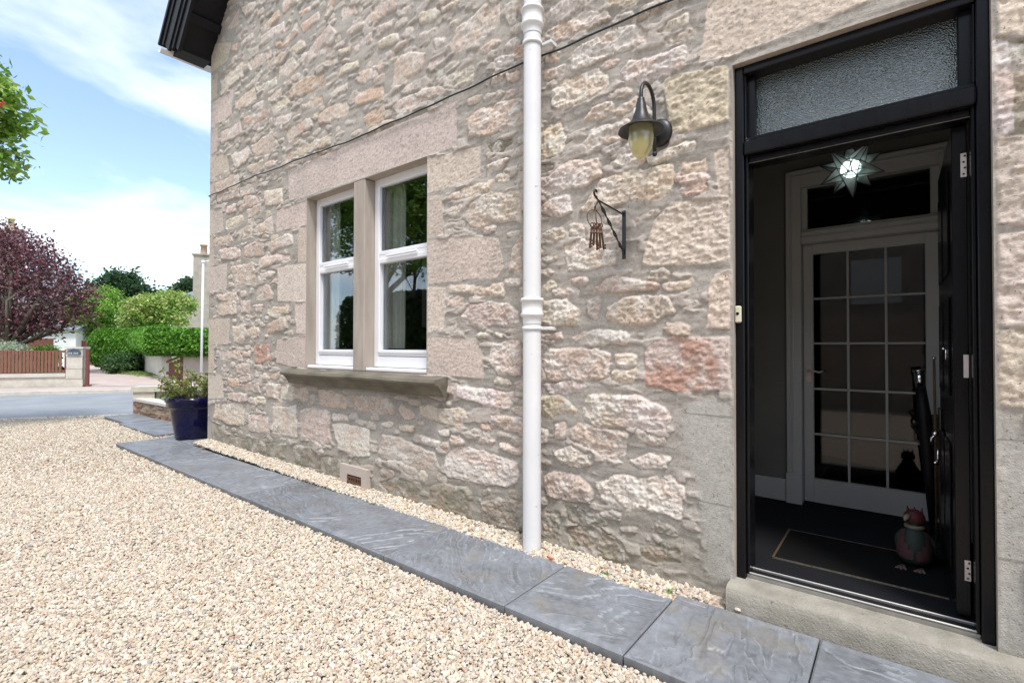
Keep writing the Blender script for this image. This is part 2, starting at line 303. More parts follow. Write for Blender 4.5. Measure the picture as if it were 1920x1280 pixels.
# ================================================================ HOUSE
house=thing('stone_house','pink rubble stone house with twin white window and open black doorway','house')
DX0,DX1,DZ0,DZ1=-.614,.282,.105,2.56        # door opening
WX0,WX1,WZ0,WZ1=-4.483,-2.77,1.0,2.64        # window opening
CX=-6.785
TILES="""
@380 80 5.3333
y 95 10 285 0 250 180 90 300
d 88 330 150 300 145 540 88 590
d 88 600 300 470 290 720 150 810 88 840
d 88 860 145 850 150 1090 80 1120
d 78 1130 245 1110 262 1270 78 1375
w 170 380 400 190 410 330 200 500
p 470 190 690 70 690 150 480 250
p 330 600 520 430 540 540 440 640 330 660
w 390 470 620 270 580 350 440 470
p 640 200 840 100 800 180 660 270
c 760 340 770 250 900 170 960 230 850 330
p 990 130 1240 10 1280 60 1060 200 1000 230
w 550 440 730 360 740 420 560 500
o 880 500 960 430 1050 360 1200 310 1210 420 1020 520 890 560
c 700 620 840 560 860 600 720 680
p 650 560 780 480 760 540 660 590
p 1000 640 1190 530 1200 590 1010 670
o 430 770 640 670 650 740 430 850
w 500 640 600 590 590 640 510 660
p 180 900 370 810 390 900 190 1020
p 490 1050 700 900 760 1010 550 1140 500 1070
p 830 870 1060 760 1100 840 930 940 860 1000
w 720 760 900 700 880 760 740 830
p 1160 760 1280 650 1280 790 1170 820
w 290 1130 450 1040 460 1100 430 1180 320 1240
p 450 1260 590 1190 560 1280 470 1300
c 800 1130 1000 1040 1280 930 1280 1010 840 1175
c 620 1210 740 1190 730 1230 640 1260
o 730 20 850 0 840 40 740 70
c 880 60 1010 0 1000 40 940 90
w 450 80 560 40 540 90 470 110
o 290 30 340 20 330 80 290 80
@380 320 5.3333
d 70 395 200 370 210 600 65 650
d 62 660 100 650 120 940 60 960
d 60 960 240 930 240 1180 50 1220
d 65 125 110 120 130 240 62 340
p 130 140 340 35 370 60 360 150 150 230
p 150 260 350 190 360 250 150 320
p 230 360 320 345 320 400 240 420
p 380 190 500 130 510 200 390 260
p 420 280 520 250 550 320 440 360
w 560 130 660 100 650 140 570 150
c 620 210 800 165 790 320 640 360
p 450 410 580 350 580 410 460 460
c 240 500 390 460 400 500 250 570
p 360 600 490 560 500 650 370 690
p 540 570 690 470 710 600 540 620
d 740 400 1040 300 1048 545 740 610
d 960 590 1048 560 1048 905 950 920
d 745 960 1048 925 1048 1300 745 1310
p 640 720 900 640 910 720 680 810
p 420 770 560 710 610 740 600 840 420 860
p 170 800 370 760 380 860 190 880
p 110 700 270 640 290 700 120 750
g 290 640 330 600 320 650 300 660
p 580 900 650 860 860 840 870 880 700 920 590 970
p 290 970 500 930 540 1100 330 1150 290 1000
w 570 1040 710 1010 700 1050 590 1070
p 550 1160 660 1150 700 1240 690 1280 550 1280
p 150 1260 340 1220 350 1300 170 1300
@380 560 4
d 38 155 200 150 190 345 38 345
d 35 350 85 350 85 545 35 560
d 35 570 150 570 155 750 35 750
p 110 10 240 20 250 110 120 120
p 290 30 350 20 350 110 290 90
p 380 60 450 50 440 100 400 100
c 490 80 640 60 640 95 500 105
p 470 190 610 150 640 220 480 260
c 220 210 320 200 310 330 230 320
p 340 230 420 220 430 270 340 280
R 385 350 500 350 520 460 390 480
d 690 40 772 20 772 265 700 250
d 555 310 772 280 772 525 640 505 550 480
p 130 400 280 390 290 450 140 440
p 300 400 360 400 350 430 300 430
p 250 500 350 490 350 550 260 550
c 490 560 660 540 690 600 510 590
o 190 600 270 600 270 650 200 650
p 310 640 430 640 430 700 330 690
p 480 650 570 650 560 740 490 730
c 590 670 680 670 690 750 590 740
p 700 680 780 680 780 760 700 740
p 180 700 330 720 330 770 190 760
c 390 750 460 750 460 780 400 790
p 95 790 310 800 310 950 170 930 90 880
p 345 870 490 880 500 1000 350 980
c 530 820 700 810 700 1030 620 1030 530 990
p 740 840 850 820 950 850 960 1080 870 1090 740 1000
g 40 930 160 960 160 1080 30 1080
g 190 1040 420 1060 420 1160 200 1110
g 470 1080 620 1100 610 1190 480 1170
g 680 1110 800 1120 880 1180 880 1270 700 1230
@420 0 5.3333
c 180 80 300 10 310 60 220 170
o 370 270 540 120 540 200 400 290
w 370 380 600 230 610 320 400 440
p 170 440 300 310 300 380 180 470
o 590 110 650 50 660 90 610 140
p 580 50 740 -40 740 30 600 90
o 750 130 860 70 860 100 770 150
o 780 260 940 140 950 190 800 310
o 1010 170 1060 -10 1110 -20 1090 90 1030 170
p 1180 100 1310 60 1330 120 1200 180
o 510 490 700 320 740 330 560 490
c 720 500 800 430 810 470 740 510
p 790 580 1050 280 1120 330 1100 400 880 610 800 650
p 1240 310 1340 240 1400 250 1280 340
w 1340 410 1480 330 1480 420 1380 460
p 1420 200 1600 50 1600 160 1450 230
p 1270 480 1350 440 1350 500 1320 530
c 1150 520 1260 470 1250 530 1170 560
p 1010 620 1130 580 1120 620 1020 650
c 1140 760 1170 680 1330 620 1340 670 1200 740
p 1330 830 1370 720 1540 670 1530 730 1390 830
c 1060 930 1230 840 1230 890 1080 960
p 950 1170 1050 1070 1200 1010 1250 1050 1240 1120 960 1240
o 1300 980 1420 920 1590 860 1600 960 1320 1060
o 1410 1180 1600 1050 1600 1200 1420 1260
p 40 290 150 100 140 240 60 290
@700 0 5.3333
p 0 100 180 0 220 0 210 90 20 190
c 290 100 370 70 370 100 300 130
c 460 140 620 90 650 130 620 190 480 220
c 670 80 850 10 840 50 690 110
p 50 270 190 200 180 250 70 300
c 60 440 110 380 240 340 250 400 200 440 80 470
p 330 290 390 260 390 310 340 320
o 470 360 600 290 630 300 490 380
w 620 400 700 390 700 430 640 470
p 780 470 850 300 950 220 1120 60 1250 60 1240 220 1130 340 960 440 860 510 790 520
p 1310 60 1480 0 1480 100 1340 130
w 1330 180 1400 160 1390 230 1350 240
p 1010 530 1180 430 1240 440 1100 530
p 190 840 230 640 280 570 510 540 480 690 280 840
p 560 650 690 570 700 600 590 690
g 550 760 690 700 690 740 580 770
c 720 800 930 680 1000 690 990 800 800 880
c 410 950 680 860 720 900 560 980 430 1010
p 210 1060 370 960 560 975 430 1060 240 1130
p 0 670 90 650 60 700 0 720
w 1230 600 1390 570 1380 610 1240 660
o 1420 490 1480 480 1480 550 1440 560
w 940 1000 1070 960 1060 1000 950 1030
w 1330 760 1460 730 1450 780 1350 790
@780 200 4.923
p 485 130 600 20 970 -80 975 140 850 200 640 260 490 300
d 103 480 595 365 600 640 400 720 103 800
d 103 830 240 820 265 1180 103 1220
w 660 570 840 470 800 560 670 620
c 760 660 850 640 850 670 790 690
p 430 770 700 700 670 770 430 830
p 310 850 400 790 390 840
w 330 940 430 920 400 970 330 980
c 480 960 510 890 640 840 960 800 970 1040 700 1060 560 1120 490 1080
g 680 360 880 320 800 400 690 410
@780 440 4.571
d 98 60 300 30 520 0 700 30 720 120 760 260 700 360 480 380 98 430
d 98 450 250 450 260 620 240 800 98 840
d 98 870 520 890 580 1050 580 1240 98 1200
p 270 450 480 440 470 480 280 480
p 500 460 600 450 600 500 510 510
c 600 460 740 440 750 510 640 530
p 280 560 400 560 390 590 280 590
p 390 700 440 640 640 580 800 610 880 680 880 780 560 790 420 770
p 270 770 340 770 340 800 280 800
p 830 120 895 20 895 340 820 320
p 640 930 895 920 890 1190 700 1190 640 1080
w 780 400 890 380 890 430 800 430
w 680 850 740 850 730 875
@600 700 3.765
p -10 130 100 130 200 190 180 240 0 220
p 230 160 500 190 520 230 520 280 420 270 240 240
p 570 230 660 270 660 310 600 320 560 260
p 700 230 820 240 1000 250 1040 320 960 370 830 340 700 280
p 900 110 950 110 940 140 890 130
w 980 100 1100 100 1350 140 1360 180 1330 240 1220 240 980 150
w 1210 290 1420 330 1420 410 1300 400 1210 340
w 90 360 200 370 340 410 340 580 290 580 130 530 100 420
w 420 560 440 440 560 470 800 570 830 650 800 680 560 610 430 580
w 90 290 190 300 200 325 100 320
c 440 350 500 345 490 370
c 560 370 660 380 650 410 570 400
w 710 450 840 490 830 530 720 480
w 890 640 900 560 980 520 1180 560 1390 640 1410 720 1380 760 1260 790 1100 750 900 720
p 1270 500 1420 530 1410 560 1290 530
w 840 410 900 410 900 440 850 430
w 1110 460 1220 470 1200 490 1120 490
g 430 770 560 750 700 780 700 920 500 860
g 780 810 900 790 1060 830 1060 1020 900 1000 780 940
g 1140 910 1420 900 1420 1150 1160 1040
g 10 590 150 600 150 740 40 700
@1000 0 4.267
p 100 300 110 260 400 120 580 110 590 150 420 230 140 330
w 310 430 420 340 740 220 850 230 920 260 900 320 640 430 480 500 330 540
w 1050 230 1080 180 1240 120 1230 180 1080 240
w 700 650 700 590 760 500 1100 420 1200 370 1240 440 1200 540 860 660 730 680
w 160 820 160 720 240 640 480 570 580 620 600 700 500 780 240 870
p 70 620 80 570 240 530 240 590
p 110 460 200 430 190 470 120 480
p 430 950 480 890 620 830 640 880 560 940
p 640 880 820 790 830 870 680 910
w 420 1130 480 1060 750 980 760 1040 730 1120 560 1150 440 1200
c 60 1050 200 980 240 1100 220 1220 70 1260
y 1050 640 1150 600 1540 520 1565 560 1565 970 1300 1040 1080 1080 1070 900 1040 700
w 930 1270 1100 1200 1270 1150 1240 1200 1000 1290
p 100 100 300 10 400 -40 420 20 180 120
c 600 -10 760 -50 900 -60 780 30 640 50
@1000 280 4.267
w 640 100 700 60 900 50 860 100
w 60 300 80 250 240 150 340 110 500 100 540 200 400 290 180 340 70 340
w 70 480 100 410 280 380 290 470 200 530
p 380 470 540 270 690 200 770 330 750 410 600 460
c 710 190 960 170 1090 140 1100 260 1060 340 980 400 790 410
c 1210 130 1350 100 1370 150 1240 170
o 1200 310 1290 280 1380 310 1300 340 1210 350
p 1150 230 1370 200 1390 240 1200 250
x 870 930 880 850 960 580 1100 430 1540 390 1575 410 1575 905 1250 930 960 935
w 260 770 400 740 640 830 660 910 500 940 280 940 250 850
w 300 620 400 610 410 680 310 680
w 580 560 720 540 700 600
p 780 560 850 530 820 600
p 300 1050 430 1040 400 1080
p 500 1120 620 1040 820 1060 960 1100 700 1120
p 1050 1100 1260 1050 1250 1080 1080 1110
c 80 1090 160 1040 190 1080 110 1110
d 1440 20 1570 -20 1575 380 1490 370
x 1400 1100 1450 1000 1575 970 1575 1280 1575 1440 1380 1430 1400 1280
@1000 560 4.267
p 590 150 600 90 740 20 900 -10 1060 -5 1110 110 940 200 720 200 640 180
w 60 190 70 40 260 20 350 100 370 200
w 430 20 510 10 490 150 440 130
w 320 310 400 260 620 260 760 300 740 350 440 350
w 60 300 230 260 230 300 60 320
p 70 460 120 420 300 410 500 410 590 460 590 620 400 640 110 630 80 540
p 670 460 800 455 800 520 730 540 670 510
c 650 600 810 590 800 670 650 650
w 100 690 270 670 420 690 390 740 250 740 110 710
X 895 700 890 430 960 340 1150 290 1350 310 1575 300 1575 725 1400 740 1150 745
c 60 920 60 790 190 770 270 820 340 910 120 940
w 420 850 460 780 560 755 680 790 705 800 705 980 500 990 420 950
w 720 800 840 780 1030 870 1090 960 1060 1020 960 1020 720 980
p 170 1020 260 1010 250 1110 180 1100
w 320 1080 370 1020 500 1040 740 1090 730 1220 600 1230 440 1190 330 1120
w 840 1080 1050 1110 1040 1140 860 1120
w 55 1060 100 1050 90 1140 60 1160
@1000 800 3.88
w 150 190 280 150 390 210 400 270 330 290 200 240
w 720 240 860 200 980 230 960 290 780 270
p 70 390 150 310 290 340 410 450 400 530 320 540 100 490
w 460 420 600 360 850 380 1000 370 1080 450 1060 600 1060 650 900 600 640 600 500 520
g 240 590 420 600 520 700 420 720 260 660
g 260 750 420 740 640 850 700 980 560 960 300 880
g 780 850 950 860 1080 880 1060 980 900 1000 800 940
g 830 1010 940 1030 900 1060
g 80 640 180 640 150 800 80 780
w 520 215 640 250 600 255
s 1090 -190 1450 -210 1452 1120 1300 1180 1250 1030 1228 730 1180 340 1090 180
@0 0 1
d 540 318 857 188 858 275 541 378
d 1310 118 1372 105 1640 0 1930 -120 1930 -420 1290 -420 1330 0
x 1874 -60 1960 -80 1960 62 1870 70
w 1869 82 1890 85 1902 240 1872 250
g 1893 84 1960 80 1960 240 1906 240
x 1868 257 1960 247 1960 425 1870 421
x 1868 440 1960 430 1960 604 1870 605
x 1868 618 1960 612 1960 768 1870 760
s 1864 770 1960 780 1960 1400 1862 1400
"""
PAL=dict(p=(.560,.468,.400),w=(.600,.535,.478),c=(.575,.502,.408),o=(.530,.400,.315),R=(.42,.27,.21),g=(.300,.275,.225),d=(.550,.468,.400),y=(.590,.520,.400),x=(.565,.475,.405),X=(.56,.47,.395),s=(.40,.38,.34))
stones=[]
ox=oy=0;sc=1
for ln in TILES.strip().splitlines():
    if ln[0]=='@': ox,oy,sc=map(float,ln[1:].split());continue
    k,*n=ln.split();n=list(map(float,n))
    P=np.array([onY(ox+n[i]/sc,oy+n[i+1]/sc,0.)[[0,2]] for i in range(0,len(n),2)])
    P[:,0]=np.where(P[:,0]<CX+.03,CX,P[:,0])
    stones.append((k,P))
def inframe(x,z,mg=40):
    d=np.array([x,0,z])-CP;t=d@Fv
    if t<.3:return False
    px=960+921.3*(d@Rv)/t;py=640-921.3*(d@Uv)/t
    return -mg<px<1920-10 and -mg<py<1280+mg
rr=random.Random(5)
z=0.
while z<7.2:     # random coursed rubble for the parts the photograph does not reach
    h=rr.uniform(.14,.30);x=CX+rr.uniform(0,.1)
    while x<3.2:
        w=rr.uniform(.18,.55)
        cx,cz=x+w/2,z+h/2
        if not any(inframe(a,b) for a,b in((x,z),(x+w,z),(x,z+h),(x+w,z+h),(cx,cz))):
            q=lambda:rr.uniform(-.015,.015)
            stones.append((rr.choice('ppwcpo'),np.array([(x+q(),z+.02+q()),(x+w-.04+q(),z+.02+q()),(x+w-.03+q(),z+h-.02+q()),(x+q(),z+h-.02+q())])))
        x+=w
    z+=h
def uq(*a): return np.unique(np.round(np.concatenate(a),5))
gx=uq(np.arange(CX,-2.2,.0085),np.arange(-2.2,.42,.0048),np.arange(.42,3.2,.03),[CX,DX0,DX1,WX0,WX1,3.2])
gz=uq(np.arange(-.12,3.15,.0058),np.arange(3.15,7.2,.010),[DZ0,DZ1,WZ0,WZ1])
def pmin(g,e,keep):
    o=[g[0]]
    for v in g[1:]:
        if v-o[-1]<e:
            if v in keep:o[-1]=v
            continue
        o.append(v)
    return np.array(o)
gx=pmin(gx,.002,set(np.round([DX0,DX1,WX0,WX1],5)));gz=pmin(gz,.002,set(np.round([DZ0,DZ1,WZ0,WZ1],5)))
X,Z=np.meshgrid(gx,gz,indexing='ij')
H_=np.zeros_like(X);mask=np.zeros_like(X);Cc=np.zeros(X.shape+(3,));dist=np.full(X.shape,-.2)
# mortar base : buttered joints with horizontal trowel streaks and little slivers of stone
st=rdg(X*3.2+.8*fbm(X*3,Z*3,12,3),Z*11+1.2*fbm(X*2.5,Z*2.5,13,3),11,4);st2=fbm(X*7+fbm(X*4,Z*4,14,2),Z*17+1.5*fbm(X*3,Z*3,17,3),15,4)
near=sst(-3.2,-1.6,X)
H_=-.004+(.005+.006*near)*(st-.5)*1.4+.005*(st2-.5)+.022*(fbm(X*3.2,Z*5.5,3,3)-.5)+.0025*(fbm(X*30,Z*40,6,3)-.5)
sliver=sst(.54,.62,st2)*sst(.40,.52,fbm(X*3,Z*8,31,3))
H_+=.010*sliver
mc=np.array([.358,.326,.286]);Cc[:]=mc
Cc*=(1+.42*(fbm(X*2.6,Z*5,5,5)-.5)+.22*(fbm(X*8,Z*20,8,4)-.5))[...,None];_l=sst(.50,.68,fbm(X*3.3,Z*7,7,4))[...,None];Cc=Cc*(1-.55*_l)+np.array([.44,.40,.35])*.55*_l
Cc=Cc*(1-.75*sliver[...,None])+np.array([.48,.42,.37])*.75*sliver[...,None]
wx=(fbm(X*9,Z*9,21,5)-.5);wz=(fbm(X*9,Z*9,22,5)-.5)
rough1=rdg(X*7,Z*13,41,5);rough2=fbm(X*16,Z*24,42,4);drove=fbm(X*34+Z*14,Z*60-X*10,43,3)
tint=fbm(X*4.5,Z*6,44,4);pit=fbm(X*70,Z*85,46,3);chip=rdg(X*24+.6*fbm(X*9,Z*9,47,3),Z*34,48,4);smear=fbm(X*3.1,Z*5.2,49,4)
def place(si,k,P,fade=0.):
    dr=k in 'dsyxX';mg=.05
    x0,x1=P[:,0].min()-mg,P[:,0].max()+mg;z0,z1=P[:,1].min()-mg,P[:,1].max()+mg
    i0,i1=np.searchsorted(gx,x0),np.searchsorted(gx,x1);j0,j1=np.searchsorted(gz,z0),np.searchsorted(gz,z1)
    if i1<=i0 or j1<=j0: return
    S=(slice(i0,i1),slice(j0,j1));amp=.006 if dr else .040
    xs=X[S]+wx[S]*amp;zs=Z[S]+wz[S]*amp
    d=np.full(xs.shape,9.);ins=np.zeros(xs.shape,bool)
    for a in range(len(P)):
        ax,az=P[a];bx,bz=P[(a+1)%len(P)];ex,ez=bx-ax,bz-az;L=ex*ex+ez*ez+1e-12
        t=np.clip(((xs-ax)*ex+(zs-az)*ez)/L,0,1);d=np.minimum(d,np.hypot(xs-ax-t*ex,zs-az-t*ez))
        c=((az>zs)!=(bz>zs))&(xs<(bx-ax)*(zs-az)/(bz-az+1e-12)+ax);ins^=c
    d=np.where(ins,d,-d)+(0 if dr else .013+.034*(smear[S]-.5)+.020*(rough2[S]-.5)+.010*(pit[S]-.5))
    rs=np.random.RandomState(si+100);hz=rs.rand();col=np.array(PAL[k])*(.90+.2*rs.rand())*np.array([1,.97+.05*rs.rand(),.94+.10*rs.rand()])
    if k=='s':
        h=-.002+.008*(fbm(xs*3,zs*3,61,4)-.5)+.003*(rough2[S]-.5);e=.035;d=d+.05*(fbm(xs*6,zs*6,62,4)-.5)
        col=np.array(PAL['s'])
    elif k=='d': h=-.001+(.0065*(drove[S]-.5)+.004*(rough2[S]-.5)+.006*(pit[S]-.5))*(.45+.55*near[S]);e=.004
    elif dr: h=.002+.012*(drove[S]-.5)+.012*(rough2[S]-.5)*near[S]+.010*(rough1[S]-.5)+.010*(chip[S]-.5)*near[S]+.005*(pit[S]-.5);e=.006
    else:
        lift=-.002+.010*hz;pr=1-np.exp(-np.clip(d,0,1)/.007)
        h=-.003+(lift+.003)*pr+(.014*(rough1[S]-.5)+.018*(rough2[S]-.5)+(.017*(chip[S]-.5)+.011*(pit[S]-.5))*(.4+.6*near[S]))*pr*(.6+.4*near[S]);e=.003
        ht=(xs-P[:,0].mean())*(rs.rand()-.5)*.10+(zs-P[:,1].mean())*(rs.rand()-.5)*.16
        h=h+np.clip(ht,-.012,.012)
        if k=='g': h=h-.006
    mk=sst(-e*.5,e,d);nw=d>dist[S]
    mk=np.where(nw,mk,0)
    if not dr: H_[S]-=.0015*np.exp(-(np.minimum(d+.004,0)/.007)**2)*(1-mk)*(dist[S]<0)*(d>-.03)
    H_[S]=H_[S]*(1-mk)+h*mk;dist[S]=np.maximum(dist[S],d)
    cv=col[None,None,:]*(1+.26*(tint[S]-.5))[...,None]
    cv=cv*(1-.26*sst(.55,.72,pit[S])*(k!='s'))[...,None]*(1+.20*(chip[S]-.5)*(k!='s'))[...,None]
    if k=='X':
        u_=(xs-P[:,0].min())/(P[:,0].max()-P[:,0].min());v_=(zs-P[:,1].min())/(P[:,1].max()-P[:,1].min())
        A_=np.minimum(.66-u_,.44-v_)*4;B_=np.minimum(.25-np.abs(u_-.62-.10*(v_-.5)),.46-np.abs(v_-.56))*4.5
        r=.80*sst(-.2,.9,np.maximum(A_,B_)+3.6*(fbm(xs*17,zs*17,71,5)-.5))
        cv=cv*(1-r[...,None])+np.array([.40,.225,.165])*r[...,None]
    elif not dr:
        r=sst(.46,.68,fbm(xs*9,zs*12,72+si%5,5))*.46
        cv=cv*(1-r[...,None])+np.array([.56,.405,.305])*r[...,None]
        r=sst(.52,.68,fbm(xs*12,zs*14,82+si%5,5))*.65
        cv=cv*(1-r[...,None])+np.array([.64,.60,.545])*r[...,None]
    if k=='s':
        cv=cv*(1-.0*cv);seam=np.minimum(np.abs(zs-.87+.0*xs),np.abs(zs-.44));sm=(1-sst(.002,.005,seam))[...,None];cv=cv*(1-.45*sm)
    cv=cv*(1-fade)+mc*1.12*fade
    Cc[S]=Cc[S]*(1-mk[...,None])+cv*mk[...,None]
for si,(k,P) in enumerate(stones): place(si,k,P)
# small pinning stones packed into the wide joints
rr=random.Random(77);npin=0
for a in range(16000):
    if npin>420: break
    x=rr.uniform(CX+.1,.95);z=rr.uniform(.12,6.0)
    if not inframe(x,z) or (DX0-.06<x<DX1+.3 and z<2.9): continue
    if WX0-.05<x<WX1+.05 and .82<z<WZ1+.05: continue
    w=rr.uniform(.05,.17);h=rr.uniform(.020,.055);tl=rr.uniform(-.12,.12)
    if x>-1.0 and z<.9 and x>-.85: continue
    ok=True
    for fx,fz in((0,0),(-.5,0),(.5,0),(0,.5),(0,-.5),(-.4,-.4),(.4,.4),(-.4,.4),(.4,-.4)):
        qx,qz=x+fx*w,z+fz*h+fx*w*tl
        ix=min(len(gx)-1,np.searchsorted(gx,qx));iz=min(len(gz)-1,np.searchsorted(gz,qz))
        if dist[ix,iz]>-.010: ok=False;break
    if not ok: continue
    m_=7;P=np.array([(x+.5*w*(1+.25*(rr.random()-.5))*np.sign(math.cos(t))*abs(math.cos(t))**.6,z+.5*h*(1+.4*(rr.random()-.5))*math.sin(t)+tl*.5*w*math.cos(t)) for t in [2*math.pi*q/m_+.3 for q in range(m_)]])
    place(2000+npin,rr.choice('pppwwcog'),P,rr.uniform(.2,.65));npin+=1
# low damp band: algae-grey stain near the ground (dirt with its own outline)
dm=(1-sst(.16,.42,Z-.20*(fbm(X*2,Z*2,91,4)-.5)))*(1-sst(-.75,-.6,X))
Cc=Cc*(1-.42*dm[...,None])+np.array([.24,.215,.165])*(.42*dm[...,None])
mo=sst(.55,.68,fbm(X*7,Z*7,92,4))*(1-sst(.05,.22,Z))
Cc=Cc*(1-.4*mo[...,None])+np.array([.14,.15,.08])*(.4*mo[...,None])
# streaky darker band under window sill
sb=sst(.55,.80,Z)*(1-sst(.84,.86,Z))*sst(-4.75,-4.6,X)*(1-sst(-2.6,-2.45,X))
Cc*=(1-.22*sb*(.6+.8*fbm(X*9,Z*.8,93,3)))[...,None]
# flat near openings and the house corner
for (a,b,c,d) in((DX0,DX1,-.5,DZ1),(WX0,WX1,WZ0,WZ1)):
    dx=np.maximum(np.maximum(a-X,X-b),0);dz=np.maximum(np.maximum(c-Z,Z-d),0);q=sst(0,.02,np.hypot(dx,dz));H_=H_*q
H_*=sst(0,.02,X-CX)
H_+=-.0
nx,nz_=X.shape
V=np.stack([X,-H_,Z],-1).reshape(-1,3)
ii,jj=np.meshgrid(np.arange(nx-1),np.arange(nz_-1),indexing='ij')
xc=(gx[:-1]+gx[1:])/2;zc=(gz[:-1]+gz[1:])/2
XC,ZC=np.meshgrid(xc,zc,indexing='ij')
hole=((XC>DX0)&(XC<DX1)&(ZC<DZ1))|((XC>WX0)&(XC<WX1)&(ZC>WZ0)&(ZC<WZ1))
gable=ZC>4.855+(XC-CX)*1.045
keep=~(hole|gable)
a=(ii*nz_+jj)[keep];Fq=np.stack([a,a+nz_,a+nz_+1,a+1],-1)
used=np.zeros(nx*nz_,bool);used[Fq.ravel()]=True;rm=np.cumsum(used)-1
wall=npmesh('front_wall',V[used],rm[Fq],np.clip(Cc*1.07,0.02,.9).reshape(-1,3)[used],M['stone'],house,smooth=True)
wall['label']='front wall of pink and grey rubble with pale pointing'
# reveals (dressed stone returning into openings)
mb=MB();T=.5
def quad(mb,a,b,c,d,col=None): mb.add([a,b,c,d],[(0,1,2,3)],col)
jc=(.40,.31,.235)
for x in(DX0,DX1): quad(mb,(x,0,-.1),(x,.18,-.1),(x,.18,DZ1),(x,0,DZ1))
quad(mb,(DX0,0,DZ1),(DX0,.18,DZ1),(DX1,.18,DZ1),(DX1,0,DZ1))
build(mb,'door_reveal',M['jamb'],house);mb=MB();T=.20
for x in(WX0,WX1): quad(mb,(x,0,WZ0),(x,T,WZ0),(x,T,WZ1),(x,0,WZ1))
quad(mb,(WX0,0,WZ1),(WX0,T,WZ1),(WX1,T,WZ1),(WX1,0,WZ1));quad(mb,(WX0,0,WZ0),(WX0,T,WZ0),(WX1,T,WZ0),(WX1,0,WZ0))
build(mb,'window_reveal',M['jamb'],house)
mb=MB();mb.box(-3.712,-3.55,0.0,.19,WZ0,WZ1,bev=.008);build(mb,'mullion',M['jamb'],house)
# side and back walls, roof
mb=MB()
gy0,gy1=3.15,3.27
for(y0,y1,z0,z1)in((0.003,gy0,-.1,4.7),(gy0,gy1,-.1,1.55),(gy0,gy1,2.75,4.7),(gy1,9,-.1,4.7)): mb.box(CX,CX+.4,y0,y1,z0,z1)
mb.box(CX,9,9,9.4,-.1,4.7)
build(mb,'side_wall',M['farstone'],house)
SL=1.045
def slope(x,z0): return z0+(x-CX)*SL
b_in0=onY(341,94,-.35);b_out0=onY(308,75,-.35);b_m=onY(330,95,-.35)
# the verge line: lower edge passes through wall contact (CX,4.84)
zc0=4.84
nd=np.array([1,0,SL])/math.hypot(1,SL);pd=np.array([-SL,0,1])/math.hypot(1,SL)
base=np.array([CX,0,zc0])
def rb(s0,s1,p0,p1,y0,y1,mb):   # box along the slope : s along, p perpendicular (up)
    P=base+nd*s0+pd*p0;P[1]=y0;mb.obox(P,nd*(s1-s0),(0,y1-y0,0),pd*(p1-p0))
mb=MB();rb(-.04,6.5,-.10,.13,-.38,-.345,mb);rb(-.14,6.5,.10,.35,-.415,-.382,mb);rb(-.08,6.5,.02,.098,-.398,-.3805,mb);rb(-.16,6.5,.27,.355,-.43,-.4165,mb);build(mb,'bargeboard',M['blackmat'],house)
mb=MB();rb(-.02,6.5,.0,.03,-.343,-.002,mb)
build(mb,'soffit',M['blackmat'],house)
mb=MB();mb.box(-7.02,CX-.003,-.343,-.004,4.795,4.832);build(mb,'eaves_board',M['blackmat'],house)
mb=MB();rb(.32,.42,-.05,-.003,-.33,-.005,mb);build(mb,'purlin_end',M['blackmat'],house)
mb=MB();rb(-.20,6.5,.356,.40,-.45,9.3,mb)
o=build(mb,'roof',M['blackmat'],house)
mb=MB()
gp=onX(298,92,-7.08)
pr=[]
for k in range(9):
    t=math.pi*(k/8);pr.append((-.055*math.cos(t),-.055*math.sin(t)))
vv=[];
for y in(gp[1],9.):
    for r_ in(1,.88):
        for a_,b_ in pr: vv.append((-7.08+a_*r_+.03,y,gp[2]+.0+b_*r_))
n_=9;ff=[]
for k in range(8):
    ff.append((k,k+1,18+k+1,18+k));ff.append((9+k,18+9+k,18+9+k+1,9+k+1));ff.append((k,9+k,9+k+1,k+1))
mb.add(vv,ff);build(mb,'gutter',M['pvc'],house)
# ---- stone sill (moulded)
prof=[(.02,.998),(-.125,.975),(-.135,.955),(-.128,.938),(-.095,.930),(-.085,.915),(-.060,.885),(-.050,.862),(-.040,.850),(.02,.845)]
mb=MB();n=len(prof);xs_=np.linspace(-4.72,-2.545,40)
v=[(x,y+.003*math.sin(x*9)+.002*math.sin(x*31),z_+.003*math.sin(x*5)) for x in xs_ for y,z_ in prof]
f=[(i*n+k,i*n+k+1,(i+1)*n+k+1,(i+1)*n+k) for i in range(39) for k in range(n-1)]
f+=[tuple(range(n)),tuple(range(39*n,40*n))[::-1]];mb.add(v,f)
build(mb,'window_sill',M['sill'],house)
